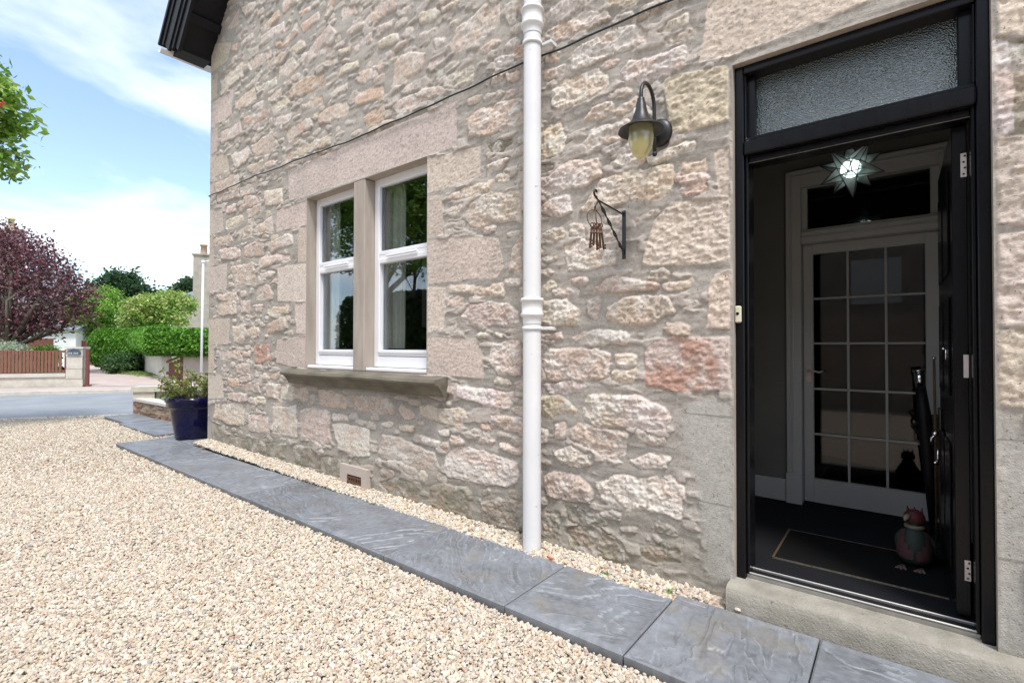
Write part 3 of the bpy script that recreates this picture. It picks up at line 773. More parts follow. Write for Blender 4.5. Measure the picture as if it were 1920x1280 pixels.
# ---- windows
def window(x0,x1,lab):
    w=bpy.data.objects.new('window',None);COL.objects.link(w);w.parent=house;w.location=((x0+x1)/2,.12,1.0);w['label']=lab
    y0,y1=.10,.165;mb=MB();zt=2.66;zb=1.035
    e=.062
    mb.box(x0,x0+e,y0,y1,zb,zt,bev=.006);mb.box(x1-e,x1,y0,y1,zb,zt,bev=.006)
    mb.box(x0+e,x1-e,y0,y1,zt-.085,zt,bev=.006);mb.box(x0+e,x1-e,y0+.001,y1,1.935,1.985,bev=.004)
    mb.box(x0+e,x1-e,y0,y1,1.985,2.022,bev=.006);mb.box(x0+e,x1-e,y0,y1,zb,1.125,bev=.004);mb.box(x0+e-.01,x1-e+.01,y0+.006,y1,1.128,1.18,bev=.006)
    build(mb,'frame',M['pvc'],w)
    s=MB()     # opening sash bead round lower light
    a,b=x0+e,x1-e
    s.box(a-.004,a+.022,y0-.010,y1-.02,1.16,1.955,bev=.005);s.box(b-.022,b+.004,y0-.010,y1-.02,1.16,1.955,bev=.005)
    s.box(a+.022,b-.022,y0-.010,y1-.02,1.155,1.182,bev=.005);s.box(a+.022,b-.022,y0-.010,y1-.02,1.915,1.955,bev=.005)
    s.box((a+b)/2-.19,(a+b)/2+.19,y0-.035,y0-.012,1.958,1.978,bev=.005)
    build(s,'sash',M['pvc'],w)
    g=MB();g.box(a,b,.128,.1345,2.02,2.58);build(g,'upper_pane',M['glass'],w)
    g=MB();g.box(a+.02,b-.02,.128,.1345,1.18,1.92);build(g,'lower_pane',M['glass'],w)
    g=MB();g.box(a,a+.014,.1355,.15,1.18,2.58);g.box(b-.014,b,.1355,.15,1.18,2.58);g.box(a+.014,b-.014,.1355,.15,2.565,2.58);g.box(a+.014,b-.014,.1355,.15,1.18,1.194);build(g,'gasket',M['blackmat'],w)
    g=MB();g.box(x0-.0,x1,.015,.0985,1.004,1.033,bev=.008);build(g,'outer_sill',M['pvc'],w)
window(WX0+.002,-3.714,'left tall white window beyond the stone mullion')
window(-3.548,WX1-.002,'right tall white window nearer the drainpipe')
# room behind windows
mb=MB();rx0,rx1,ry0,ry1,rz0,rz1=-6.38,-1.9,.2,4.6,.2,3.0
quad(mb,(rx0,ry1,rz0),(rx1,ry1,rz0),(rx1,ry1,rz1),(rx0,ry1,rz1));quad(mb,(rx1,ry0,rz0),(rx1,ry1,rz0),(rx1,ry1,rz1),(rx1,ry0,rz1))
quad(mb,(rx0,ry0,rz0),(rx1,ry0,rz0),(rx1,ry1,rz0),(rx0,ry1,rz0));quad(mb,(rx0,ry0,rz1),(rx1,ry0,rz1),(rx1,ry1,rz1),(rx0,ry1,rz1))
for(a,b,c,d)in((ry0,gy0,rz0,rz1),(gy1,ry1,rz0,rz1),(gy0,gy1,rz0,1.55),(gy0,gy1,2.75,rz1)): quad(mb,(rx0,a,c),(rx0,b,c),(rx0,b,d),(rx0,a,d))
for(a,b,c,d)in((rx0,WX0,rz0,rz1),(WX1,rx1,rz0,rz1),(WX0,WX1,rz0,WZ0),(WX0,WX1,WZ1,rz1)): quad(mb,(a,ry0,c),(b,ry0,c),(b,ry0,d),(a,ry0,d))
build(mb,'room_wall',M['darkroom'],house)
def curtain(x0,x1,yb):
    mb=MB();n=60;v=[];f=[]
    for i in range(n+1):
        x=x0+(x1-x0)*i/n;y=yb+.022*math.sin(i*1.15)+.01*math.sin(i*.5)
        v+=[(x,y,1.02),(x+.004*math.sin(i),y+.006,2.62)]
    for i in range(n): f.append((2*i,2*i+2,2*i+3,2*i+1))
    mb.add(v,f,smooth=True);build(mb,'curtain',M['curtain'],house)
curtain(-4.75,-4.26,.23);curtain(-3.84,-3.28,.23)
mb=MB();mb.box(-6.6,-6.56,gy0-.04,gy0+.01,1.55,2.75);mb.box(-6.6,-6.56,gy1-.01,gy1+.04,1.55,2.75);build(mb,'side_window_frame',M['pvc'],house)
# ---- door frame
mb=MB()
mb.box(DX0+.001,-.574,.035,.18,DZ0-.01,DZ1-.002,bev=.004);mb.box(-.573,-.560,.062,.18,DZ0,2.13,bev=.003)
mb.box(.243,DX1-.001,.035,.18,DZ0-.06,DZ1-.002,bev=.004);mb.box(.229,.242,.062,.135,DZ0,2.13,bev=.003)
mb.box(-.5735,.2425,.035,.18,2.520,DZ1-.002,bev=.004)
mb.box(-.5735,.2425,.030,.18,2.128,2.196,bev=.006);mb.box(-.5735,.2425,.045,.17,2.1965,2.212,bev=.004);mb.box(-.559,.228,.075,.18,2.098,2.1275,bev=.003)
mb.box(-.5735,-.530,.085,.17,2.2125,2.5195,bev=.004);mb.box(.195,.2425,.085,.17,2.2125,2.5195,bev=.004)
mb.box(-.5735,-.565,.05,.084,2.2125,2.5195,bev=.003);mb.box(.234,.2425,.05,.084,2.2125,2.5195,bev=.003)
build(mb,'door_frame',M['black'],house)
mb=MB();mb.box(-.532,.197,.120,.126,2.21,2.522);build(mb,'transom_light',M['frost'],house)
mb=MB();mb.box(-.572,.241,.060,.135,DZ0+.001,.122);mb.box(-.572,.241,.062,.072,.1225,.132,bev=.003);mb.box(-.572,.241,.120,.128,.1225,.136,bev=.003)
build(mb,'threshold',M['alu'],house)
mb=MB();mb.box(-.571,.240,.0735,.1185,.1222,.1255);build(mb,'threshold_channel',M['blackmat'],house)
mb=MB();mb.box(-.5591,.2281,.0755,.0775,2.0945,2.0975);build(mb,'frame_bead',M['ledger'],house)
# cement step
mb=MB();v=[];nxs=140;xs_=np.linspace(-.632,.36,nxs);prof=[(.06,DZ0),(-.02,DZ0-.002),(-.068,DZ0-.004),(-.080,DZ0-.016),(-.084,.05),(-.086,-.05)]
for i,x in enumerate(xs_):
    for k,(y,z_) in enumerate(prof): v.append((x,y+(.004*(vn(x*14,k,3)-.5) if k>1 else 0),z_+(.010*(fbm(np.float64(x*13),np.float64(k+5.),4,3)-.5) if 0<k<4 else 0)))
n=len(prof);f=[(i*n+k,i*n+k+1,(i+1)*n+k+1,(i+1)*n+k) for i in range(nxs-1) for k in range(n-1)]+[tuple(range(n)),tuple(range((nxs-1)*n,nxs*n))[::-1]]
mb.add(v,f,smooth=True);build(mb,'door_step',M['cementstone'],house)
# ---- open front door leaf (folded inwards against the right side of the hall)
dl=bpy.data.objects.new('front_door',None);COL.objects.link(dl);dl.parent=house;dl.location=(.2,.14,.14);dl['label']='black panelled front door standing wide open'
mb=MB();LX0,LX1,LY0,LY1=.178,.224,.145,.95
mb.box(LX0,LX1,LY0,LY1,.145,2.09,bev=.003)
for z0,z1 in((.28,.80),(1.0,1.42),(1.52,1.95)):
    mb.box(LX0-.008,LX0-.001,LY0+.12,LY0+.36,z0,z1,bev=.004);mb.box(LX0-.008,LX0-.001,LY0+.45,LY0+.69,z0,z1,bev=.004)
build(mb,'door_leaf',M['black'],dl)
for z0,z1 in((1.883,1.978),(.286,.366)):
    mb=MB();mb.box(.205,.2235,.1405,.1445,z0,z1,bev=.001);h=build(mb,'hinge',M['hinge'],dl)
    for k in range(4):
        mb=MB();mb.ball((.214+.004*(k%2),.1402,z0+(z1-z0)*(k+.5)/4),.0042,8,6,(1,.4,1));build(mb,'screw',M['iron'],h)
mb=MB();mb.box(.208,.2235,.1405,.1445,1.085,1.176,bev=.001);build(mb,'middle_hinge',M['hinge'],dl)
mb=MB();mb.box(LX0-.016,LX0-.0085,.70,.80,.80,.905,bev=.004);mb.tube([(LX0-.02,.75,.78),(LX0-.045,.75,.75),(LX0-.045,.75,.72)],.006);mb.ball((LX0-.03,.75,.775),.014)
build(mb,'letterbox',M['chrome'],dl)
mb=MB();mb.tube([(LX0-.02,.75,.70),(LX0-.022,.75,.62)],.005);mb.ball((LX0-.03,.75,.63),.010);build(mb,'door_chain',M['chrome'],dl)
mb=MB();mb.ball((LX0-.02,.32,1.20),.006,8,6);mb.tube([(LX0-.012,.32,1.20),(LX0-.012,.32,1.15)],.003);build(mb,'latch',M['chrome'],dl)
# ---- hall (vestibule)
HY=1.42;HX0,HX1=-.85,.32;HZ=2.74;FZ=.122
mb=MB();quad(mb,(HX0,.18,FZ),(HX0,HY,FZ),(HX0,HY,HZ),(HX0,.18,HZ));quad(mb,(HX1,.18,FZ),(HX1,HY,FZ),(HX1,HY,HZ),(HX1,.18,HZ));quad(mb,(HX0,.18,HZ),(HX1,.18,HZ),(HX1,HY,HZ),(HX0,HY,HZ))
quad(mb,(HX0,HY,FZ),(-.60,HY,FZ),(-.60,HY,HZ),(HX0,HY,HZ));quad(mb,(.262,HY,FZ),(HX1,HY,FZ),(HX1,HY,HZ),(.262,HY,HZ));quad(mb,(-.6,HY,2.42),(.262,HY,2.42),(.262,HY,HZ),(-.6,HY,HZ))
quad(mb,(HX0,.182,FZ),(DX0,.182,FZ),(DX0,.182,HZ),(HX0,.182,HZ));quad(mb,(DX0,.182,2.57),(HX1,.182,2.57),(HX1,.182,HZ),(DX0,.182,HZ));quad(mb,(DX1,.182,FZ),(HX1,.182,FZ),(HX1,.182,HZ),(DX1,.182,HZ))
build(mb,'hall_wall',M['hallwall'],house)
mb=MB();mb.box(HX0,HX1,.136,4.5,FZ-.02,.130);build(mb,'hall_carpet',M['carpet'],house)
mb=MB();mb.box(HX0+.001,-.612,HY-.022,HY-.002,.131,.285,bev=.006);mb.box(HX0+.002,HX0+.02,.2,HY-.024,.131,.285,bev=.006);build(mb,'skirting_board',M['whitepaint'],house)
# inner door surround and door
A0,A1,A2,A3=-.608,-.518,.212,.262
mb=MB()
for(a,b,s)in((A0,A1,1),(A2,A3,-1)):
    mb.box(a,b,HY-.022,HY+.10,.131,2.43,bev=.003)
    w=b-a
    e0=a if s>0 else b
    mb.box(e0,e0+s*.018,HY-.042,HY-.0225,.34,2.43,bev=.004);mb.box(e0+s*.03,e0+s*.042,HY-.034,HY-.0225,.34,2.41,bev=.003)
mb.box(A0-.006,A1+.002,HY-.045,HY-.023,.131,.335,bev=.003)
mb.box(A1,A2,HY-.022,HY+.10,2.315,2.43,bev=.003);mb.box(A0,A3,HY-.042,HY-.0225,2.412,2.4305,bev=.003);mb.box(A0+.03,A3-.03,HY-.034,HY-.0225,2.385,2.397,bev=.003)
mb.box(A1,A2,HY-.012,HY+.10,1.925,2.020,bev=.004);mb.box(A1,A2,HY-.03,HY-.0125,1.985,2.003,bev=.004);mb.box(A1,A2,HY-.022,HY-.0125,1.955,1.970,bev=.003)
mb.box(A1,-.484,HY+.02,HY+.09,2.02,2.315,bev=.003);mb.box(.168,A2,HY+.02,HY+.09,2.02,2.315,bev=.003)
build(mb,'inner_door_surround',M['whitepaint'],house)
mb=MB();mb.box(-.484,.168,HY+.055,HY+.06,2.02,2.315);build(mb,'inner_transom_light',M['doorglass'],house)
idr=bpy.data.objects.new('inner_door',None);COL.objects.link(idr);idr.parent=house;idr.location=(-.15,1.5,.13);idr['label']='white glazed inner door with fifteen small panes'
mb=MB();y0,y1=1.485,1.525
mb.box(A1+.002,-.457,y0,y1,.137,1.922,bev=.003);mb.box(.142,A2-.002,y0,y1,.137,1.922,bev=.003);mb.box(-.457,.142,y0,y1,1.855,1.922);mb.box(-.457,.142,y0,y1,.137,.300)
zs_=[1.545,1.235,.920,.607]
for z_ in zs_: mb.box(-.457,.142,y0+.004,y0+.022,z_-.007,z_+.007,bev=.003)
for x_ in(-.257,-.053): mb.box(x_-.007,x_+.007,y0+.003,y0+.021,.30,1.855,bev=.003)
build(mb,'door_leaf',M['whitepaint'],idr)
zz=[1.855]+zs_+[.30];xx=[-.457,-.257,-.053,.142]
for i in range(5):
    for j in range(3):
        mb=MB();mb.box(xx[j]+.001,xx[j+1]-.001,y0+.023,y0+.027,zz[i+1]+.001,zz[i]-.001);build(mb,'glass_pane',M['doorglass'],idr)
mb=MB();mb.box(-.503,-.468,y0-.006,y0-.001,.965,1.08,bev=.002);mb.tube([(-.486,y0-.004,1.042),(-.486,y0-.045,1.042)],.008);mb.tube([(-.486,y0-.045,1.042),(-.45,y0-.05,1.046),(-.42,y0-.05,1.036),(-.395,y0-.05,1.048)],.006)
build(mb,'door_handle',M['hinge'],idr)
# dark passage behind inner door
mb=MB();k0,k1=1.56,4.5
quad(mb,(-.9,k0,FZ),(-.9,k1,FZ),(-.9,k1,HZ),(-.9,k0,HZ));quad(mb,(.9,k0,FZ),(.9,k1,FZ),(.9,k1,HZ),(.9,k0,HZ));quad(mb,(-.9,k1,FZ),(.9,k1,FZ),(.9,k1,HZ),(-.9,k1,HZ));quad(mb,(-.9,k0,HZ),(.9,k0,HZ),(.9,k1,HZ),(-.9,k1,HZ))
quad(mb,(-.9,k0,FZ),(-.53,k0,FZ),(-.53,k0,HZ),(-.9,k0,HZ));quad(mb,(.22,k0,FZ),(.9,k0,FZ),(.9,k0,HZ),(.22,k0,HZ));quad(mb,(-.53,k0,2.4),(.22,k0,2.4),(.22,k0,HZ),(-.53,k0,HZ))
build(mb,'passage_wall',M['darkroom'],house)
# ---- vent, cable, doorbell, drainpipe
vt=bpy.data.objects.new('air_vent',None);COL.objects.link(vt);vt.parent=house;vt.location=(-3.65,0,0)
mb=MB();c0,c1,a0,a1=-3.745,-3.535,.02,.115
mb.box(-3.85,c0,-.030,.03,-.02,.19);mb.box(c1,-3.45,-.0305,.03,-.02,.188);mb.box(c0,c1,-.0295,.03,a1,.189);build(mb,'vent_surround',M['render2'],vt)
mb=MB();mb.box(c0,c1,-.014,-.010,a0-.04,a1)
build(mb,'vent_shade_plate',M['blackmat'],vt)  # flat black plate paints the shade inside the vent hole
mb=MB()
for k in range(6): mb.box(c0+.01+k*.034,c0+.026+k*.034,-.026,-.015,a0-.03,a1-.003)
mb.box(c0,c1,-.028,-.0145,a1-.03,a1-.016);mb.box(c0,c1,-.028,-.0145,a0+.025,a0+.039);build(mb,'vent_grille',M['rust'],vt)
cp=[(CX-.005,.02,3.09),(-6.757,-.02,3.088),(-5.62,-.026,3.074),(-4.6,-.024,3.038),(-3.95,-.02,3.013),(-3.4,-.016,3.0),(-2.53,-.024,2.998),(-1.88,-.022,3.004),(-1.33,-.026,2.992),(-.9,-.022,2.991),(.5,-.02,2.985),(3,-.02,2.98)]
cps=[]
for i in range(len(cp)-1):
    for t in np.linspace(0,1,12,endpoint=False):
        p=np.array(cp[i])*(1-t)+np.array(cp[i+1])*t;p[1]+=-.004*math.sin(p[0]*9);p[2]+=.004*math.sin(p[0]*5.3)+.0025*math.sin(p[0]*17);cps.append(p)
mb=MB();mb.tube(cps,.006,8);build(mb,'cable',M['iron'],house)
dp=bpy.data.objects.new('drainpipe',None);COL.objects.link(dp);dp.parent=house;dp.location=(-1.735,-.085,0);dp['label']='white drainpipe running down the wall'
px,py=-1.735,-.088
mb=MB();mb.lathe([(.0545,-.05),(.0545,1.33)],px,py,0,40);mb.lathe([(.053,1.33),(.053,3.08)],px,py,0,40);mb.lathe([(.053,3.08),(.053,6.6)],px,py,0,40);build(mb,'pipe',M['pipe'],dp)
for z_,h in((1.345,.155),(3.10,.16)):
    mb=MB();mb.lathe([(.056,z_),(.056,z_+h*.25),(.066,z_+h*.30),(.070,z_+h*.34),(.070,z_+h*.40),(.063,z_+h*.44),(.063,z_+h*.86),(.070,z_+h*.88),(.071,z_+h*.94),(.066,z_+h),(.052,z_+h+.002)],px,py,0,40);build(mb,'pipe_collar',M['pipe'],dp)
for z_ in(1.318,3.045):
    mb=MB();mb.lathe([(.056,z_-.012),(.0605,z_-.012),(.0605,z_+.012),(.056,z_+.012)],px,py,0,40);mb.box(px+.045,px+.115,-.055,-.030,z_-.010,z_+.010,bev=.003);mb.box(px+.095,px+.113,-.03,.01,z_-.010,z_+.010);build(mb,'pipe_bracket',M['pipe'],dp)
db=bpy.data.objects.new('doorbell',None);COL.objects.link(db);db.parent=house;db.location=(-.598,.03,1.36)
mb=MB();mb.box(-.6125,-.584,.014,.0345,1.323,1.403,bev=.005);build(mb,'bell_case',M['cream'],db)
mb=MB();mb.lathe([(0,-.004),(.007,-.004),(.007,.004),(0,.004)],0,0,0,16);mb.v=[(-.599+a,.0135-abs(c)*.5,1.366+b) for a,b,c in mb.v];build(mb,'bell_push',M['alu'],db)
# ================================================================ THINGS ON THE WALL
LX=-.977
wl=thing('wall_lamp','black swan neck wall lamp with amber glass beside the doorway','lamp',(LX,0,2.3))
mb=MB();P=[(0,-.045),(.020,-.045),(.05,-.040),(.066,-.030),(.070,-.022),(.070,.0)]
v=[];n=28
for r,y in P:
    for k in range(n): v.append((LX+.004+r*math.cos(2*math.pi*k/n),y,2.325+r*math.sin(2*math.pi*k/n)))
mb.add(v,[(i*n+k,i*n+(k+1)%n,(i+1)*n+(k+1)%n,(i+1)*n+k) for i in range(len(P)-1) for k in range(n)],smooth=True);build(mb,'wall_plate',M['iron'],wl)
mb=MB();pts=[(LX,-.062,2.205),(LX,-.063,2.30),(LX,-.066,2.42)]
for k in range(13):
    a=math.pi*k/12;pts.append((LX,-.150+.082*math.cos(a),2.438+.086*math.sin(a)))
pts+=[(LX,-.233,2.425),(LX,-.233,2.40)]
mb.tube(pts,.0095,12);mb.tube([(LX,-.04,2.325),(LX,-.062,2.325)],.012);mb.ball((LX,-.062,2.20),.013);build(mb,'swan_neck_arm',M['iron'],wl)
SY=-.233
mb=MB();mb.lathe([(.013,.165),(.018,.160),(.018,.150),(.022,.140),(.030,.10),(.042,.062),(.060,.036),(.066,.028),(.092,.018),(.108,.006),(.110,.0),(.105,.001),(.090,.012),(.060,.022),(.0,.022)],LX,SY,2.258,36);build(mb,'lamp_shade',M['iron'],wl)
mb=MB();mb.lathe([(.058,.02),(.060,.0),(.061,-.03),(.058,-.06),(.050,-.09),(.036,-.115),(.018,-.13),(0,-.134)],LX,SY,2.258,28);build(mb,'lamp_glass',M['lampglass'],wl)
mb=MB();mb.lathe([(.0,.02),(.022,.018),(.022,-.012),(.0,-.012)],LX,SY,2.258,20);build(mb,'lamp_holder',M['iron'],wl)
mb=MB();mb.ball((LX,SY,2.258-.062),.036,20,14,(1,1,1.15));build(mb,'light_bulb',M['offbulb'],wl)
mb=MB();mb.box(LX-.016,LX-.002,SY-.034,SY-.0335,2.345,2.372);mb.v=[(x-.012,y+.012,z) for x,y,z in mb.v];build(mb,'sticker',M['pvc'],wl)
BX=-1.165
bk=thing('wrought_iron_bracket','black wrought iron bracket with twisted brace left of the doorway','bracket',(BX,0,1.68))
mb=MB();mb.box(BX-.011,BX+.011,-.030,-.022,1.683,1.948,bev=.002);build(mb,'back_bar',M['iron'],bk)
mb=MB();mb.tube([(BX,-.028,1.925),(BX,-.318,1.935),(BX,-.345,1.945)],.0055,4)
pts=[]
for k in range(17):
    a=-.6+k/16*5.0;r=.020*(1-.45*k/16);pts.append((BX,-.345+(-r*math.sin(a)),1.966-r*math.cos(a)))
mb.tube(pts,.0055,8);build(mb,'top_arm',M['iron'],bk)
mb=MB();P0=np.array((BX,-.028,1.715));P1=np.array((BX,-.312,1.932))
mb.tube([P0+(P1-P0)*t for t in np.linspace(0,1,34)],.0085,4,flat=.5,twist=.42);mb.tube([P1,(BX,-.335,1.915),(BX,-.352,1.895),(BX,-.350,1.880),(BX,-.338,1.878)],.005,6);build(mb,'twisted_brace',M['iron'],bk)
for z_ in(1.70,1.74,1.935):
    mb=MB();mb.ball((BX,-.031,z_),.0055,10,6);build(mb,'screw',M['iron'],bk)
ky=thing('bunch_of_keys','rusty old keys on two rings hanging from the iron bracket','keys',(BX,-.335,1.80))
mb=MB();mb.torus((BX,-.340,1.838),.046,.0026,(1,.5,.1));build(mb,'key_ring',M['rust'],ky)
mb=MB();mb.torus((BX-.006,-.346,1.836),.047,.0026,(1,-.35,.15));build(mb,'key_ring',M['rust'],ky)
rr=random.Random(3)
for k,(dx,dy,ang,L_) in enumerate(((-.012,-.022,-.10,.112),(-.004,-.012,-.04,.098),(.002,.0,.03,.118),(.010,.010,.07,.108),(.016,.018,.14,.116))):
    mb=MB();T0=np.array((BX+dx,-.338+dy,1.802));d=np.array((.03*k-.06,math.sin(ang),-math.cos(ang)));d/=np.linalg.norm(d);u=np.array((1,0,0.));w=np.cross(d,u);w/=np.linalg.norm(w)
    mb.torus(T0-d*.004,.010,.0028,u if k%2 else w,16,6)
    mb.tube([T0+d*.006,T0+d*.03,T0+d*.032,T0+d*.036,T0+d*.038,T0+d*L_],[.0050,.0050,.0074,.0074,.0056,.0050],8)
    mb.tube([T0+d*.012,T0+d*.016],.0062,8)
    s=w if k%2 else u
    mb.obox(T0+d*(L_-.026)-np.array((.0015,.0015,0)),s*.017,d*.009,np.cross(s,d)*.003);mb.obox(T0+d*(L_-.012)-np.array((.0015,.0015,0)),s*.015,d*.010,np.cross(s,d)*.003)
    build(mb,'key',M['rust'],ky)
# ================================================================ HALL CONTENTS
sx_,sy_,sz_=-.189,.70,2.168
stt=thing('star_lantern','lit star shaped glass pendant lamp hanging inside the doorway','pendant lamp',(sx_,sy_,sz_))
g=(1+5**.5)/2
ico=[(0,1,g),(0,-1,g),(0,1,-g),(0,-1,-g),(1,g,0),(-1,g,0),(1,-g,0),(-1,-g,0),(g,0,1),(-g,0,1),(g,0,-1),(-g,0,-1)]
ico=[np.array(p)/np.linalg.norm(p) for p in ico]
dod=[np.array(p)/3**.5 for p in [(a,b,c) for a in(1,-1) for b in(1,-1) for c in(1,-1)]+[(0,a/g,b*g) for a in(1,-1) for b in(1,-1)]+[(a/g,b*g,0) for a in(1,-1) for b in(1,-1)]+[(a*g,0,b/g) for a in(1,-1) for b in(1,-1)]]
# turn one tip towards the doorway
f0=np.array((.08,-.93,-.36));f0/=np.linalg.norm(f0)
def basis(a,hint):
    b=hint-a*(a@hint);b/=np.linalg.norm(b);return np.stack([a,b,np.cross(a,b)],1)
A=basis(ico[0],ico[8]);B=basis(f0,np.array((.05,.2,-1.)))
Rm=B@A.T
ico=[Rm@p for p in ico];dod=[Rm@p for p in dod]
SC=np.array((sx_,sy_,sz_));rd_,rt=.066,.165
gm=MB();em=MB()
ed=set()
for p in ico:
    idx=sorted(range(20),key=lambda i:-(dod[i]@p))[:5]
    b0=dod[idx[0]]-p*(dod[idx[0]]@p);b1=np.cross(p,b0)
    idx.sort(key=lambda i:math.atan2(dod[i]@b1,dod[i]@b0))
    q=[SC+dod[i]*rd_ for i in idx];tip=SC+p*rt
    for k in range(5):
        gm.add([tip,q[k],q[(k+1)%5]],[(0,1,2)]);em.tube([tip,q[k]],.0024,5)
        e=tuple(sorted((idx[k],idx[(k+1)%5])))
        if e not in ed: ed.add(e);em.tube([q[k],q[(k+1)%5]],.0024,5)
build(gm,'glass_panes',M['starglass'],stt);build(em,'leading',M['iron'],stt)
mb=MB();mb.ball(SC,.047,20,14);build(mb,'light_bulb',M['bulb'],stt)
mb=MB();mb.tube([SC+np.array((0,0,.15)),(sx_,sy_,HZ-.02)],.003,6);mb.lathe([(0,-.0),(.04,0),(.045,-.02),(0,-.025)],sx_,sy_,HZ-.002,20);build(mb,'ceiling_cord',M['iron'],stt)
dm_=thing('door_mat','black doormat with thin brass edging inside the doorway','doormat',(-.1,.55,.131))
mb=MB();mb.box(-.50,.168,.315,.79,.1305,.1375);build(mb,'mat_pile',M['coir'],dm_)
mb=MB();mb.box(-.510,-.5005,.305,.80,.1305,.1385);build(mb,'side_edge',M['bronze'],dm_)
mb=MB();mb.box(-.50,.168,.791,.796,.1305,.1390);build(mb,'back_edge',M['ledger'],dm_)
mb=MB();mb.box(-.50,.168,.309,.3115,.1305,.1385);build(mb,'front_edge',M['ledger'],dm_)
def slim(mb): mb.v=[(bx_+(x-bx_)*.80,y,z) for x,y,z in mb.v]
# bird figurine
def cmat(n,c,r=.7): return surf(n,c,tuple(min(1,x*1.25) for x in c),sc=30.,rough=r,bump=.2,bsc=80.,bd=.002)
bx_,by_,bz_=.062,.635,.1305
bd_=thing('bird_figurine','painted bird figurine with red head and pink waistcoat on the hall floor','figurine',(bx_,by_,bz_))
mb=MB();mb.lathe([(.0,.018),(.055,.020),(.078,.04),(.085,.075),(.080,.12),(.066,.16),(.048,.185),(.036,.200),(.034,.212),(.038,.228),(.036,.245),(.026,.262),(.0,.270)],bx_,by_,bz_,28,sx=1,sy=.85)
mb.tube([(bx_+.06,by_+.02,bz_+.16),(bx_+.085,by_+.01,bz_+.12),(bx_+.095,by_,bz_+.07)],[.012,.02,.008],10);mb.tube([(bx_-.06,by_+.02,bz_+.16),(bx_-.082,by_+.02,bz_+.12),(bx_-.088,by_+.01,bz_+.08)],[.012,.018,.008],10)
mb.tube([(bx_+.05,by_+.05,bz_+.06),(bx_+.12,by_+.09,bz_+.05),(bx_+.17,by_+.12,bz_+.01)],[.03,.022,.006],10)
slim(mb);build(mb,'body',cmat('dark_green_paint',(.012,.02,.016)),bd_)
mb=MB();mb.lathe([(.041,.222),(.044,.235),(.041,.252),(.031,.268),(.014,.278),(0,.280)],bx_,by_,bz_,24)
for dx_ in(-.022,.0,.024): mb.tube([(bx_+dx_,by_-.004,bz_+.262),(bx_+dx_*1.25,by_-.006,bz_+.293)],[.009,.002],8)
build(mb,'red_head',cmat('red_head_paint',(.055,.004,.006),.7),bd_)
mb=MB();mb.tube([(bx_-.022,by_-.028,bz_+.25),(bx_-.034,by_-.050,bz_+.246),(bx_-.038,by_-.060,bz_+.232)],[.014,.012,.004],10);build(mb,'beak',cmat('beak_paint',(.17,.14,.105),.5),bd_)
mb=MB();mb.lathe([(.036,.196),(.049,.190),(.052,.197),(.048,.206),(.036,.208)],bx_,by_,bz_,24,sy=.9);slim(mb);build(mb,'collar',cmat('collar_paint',(.12,.112,.085)),bd_)
mb=MB();n=40;pf=[(.0865,.052),(.0895,.075),(.0885,.10),(.0840,.125),(.0735,.155),(.058,.182)];v=[];f=[]
for r,z_ in pf:
    for k in range(n+1):
        t=-math.pi/2+.08+ (2*math.pi-.16)*k/n;v.append((bx_+r*math.cos(t),by_+r*.86*math.sin(t),bz_+z_))
for i in range(len(pf)-1):
    for k in range(n):
        kk=min(k,n-1-k)
        if i>=2 and kk<(i-1)*1.6: continue
        f.append((i*(n+1)+k,i*(n+1)+k+1,(i+1)*(n+1)+k+1,(i+1)*(n+1)+k))
mb.add(v,f,smooth=True);slim(mb);build(mb,'waistcoat',cmat('pink_waistcoat_paint',(.062,.024,.026)),bd_)
for sg in(-1,1):
    mb=MB();fx=bx_+sg*.035-.01
    for a in(-.5,0,.5): mb.tube([(fx,by_-.055,bz_+.010),(fx+.04*math.sin(a)-.01,by_-.055-.045*math.cos(a),bz_+.006)],[.009,.006],8)
    build(mb,'foot',cmat('foot_paint',(.10,.07,.06)),bd_)
ub=thing('folded_umbrella','furled black umbrella with chrome topped handle behind the open door','umbrella',(.135,1.12,.131))
mb=MB();ux,uy=.150,1.14
mb.tube([(ux,uy,.16),(ux-.012,uy,.5),(ux-.03,uy,.80),(ux-.045,uy,.98)],[.010,.026,.034,.024],14);mb.tube([(ux-.055,uy-.01,.78),(ux-.09,uy-.02,.76),(ux-.04,uy-.01,.70)],[.012,.004,.016],6)
build(mb,'canopy',M['blackmat'],ub)
mb=MB();mb.tube([(ux-.045,uy,.98),(ux-.052,uy,1.07)],[.024,.028],16);mb.torus((ux-.053,uy,1.075),.028,.005,(-.1,0,1));build(mb,'chrome_cap',M['chrome'],ub)
us=thing('walking_stick','thin pale walking stick leaning behind the open black door','walking stick',(.172,1.08,.131))
mb=MB();mb.tube([(.165,1.09,.14),(.163,1.075,.9),(.160,1.06,1.14)],.006,8);build(mb,'stick',M['bronze'],us)
mb=MB();mb.ball((.160,1.06,1.148),.009,12,8);build(mb,'knob',M['chrome'],us)
u2=thing('brown_umbrella','brown tweed umbrella with a bamboo crook handle in the hall corner','umbrella',(.17,1.2,.131))
mb=MB();pts=[(.20,1.2,.14),(.185,1.2,.35),(.170,1.19,.60),(.158,1.18,.82)]
mb.tube([np.array(pts[0])*(1-t)+np.array(pts[-1])*t+np.array((.003*math.sin(t*60),0,0)) for t in np.linspace(0,1,30)],[.012+.032*t+.003*math.sin(t*50) for t in np.linspace(0,1,30)],12);build(mb,'canopy',cmat('brown_tweed',(.07,.045,.025),.9),u2)
mb=MB();mb.torus((.118,1.16,.70),.042,.0065,(0,1,0),24,8);build(mb,'crook_handle',M['bronze'],u2)
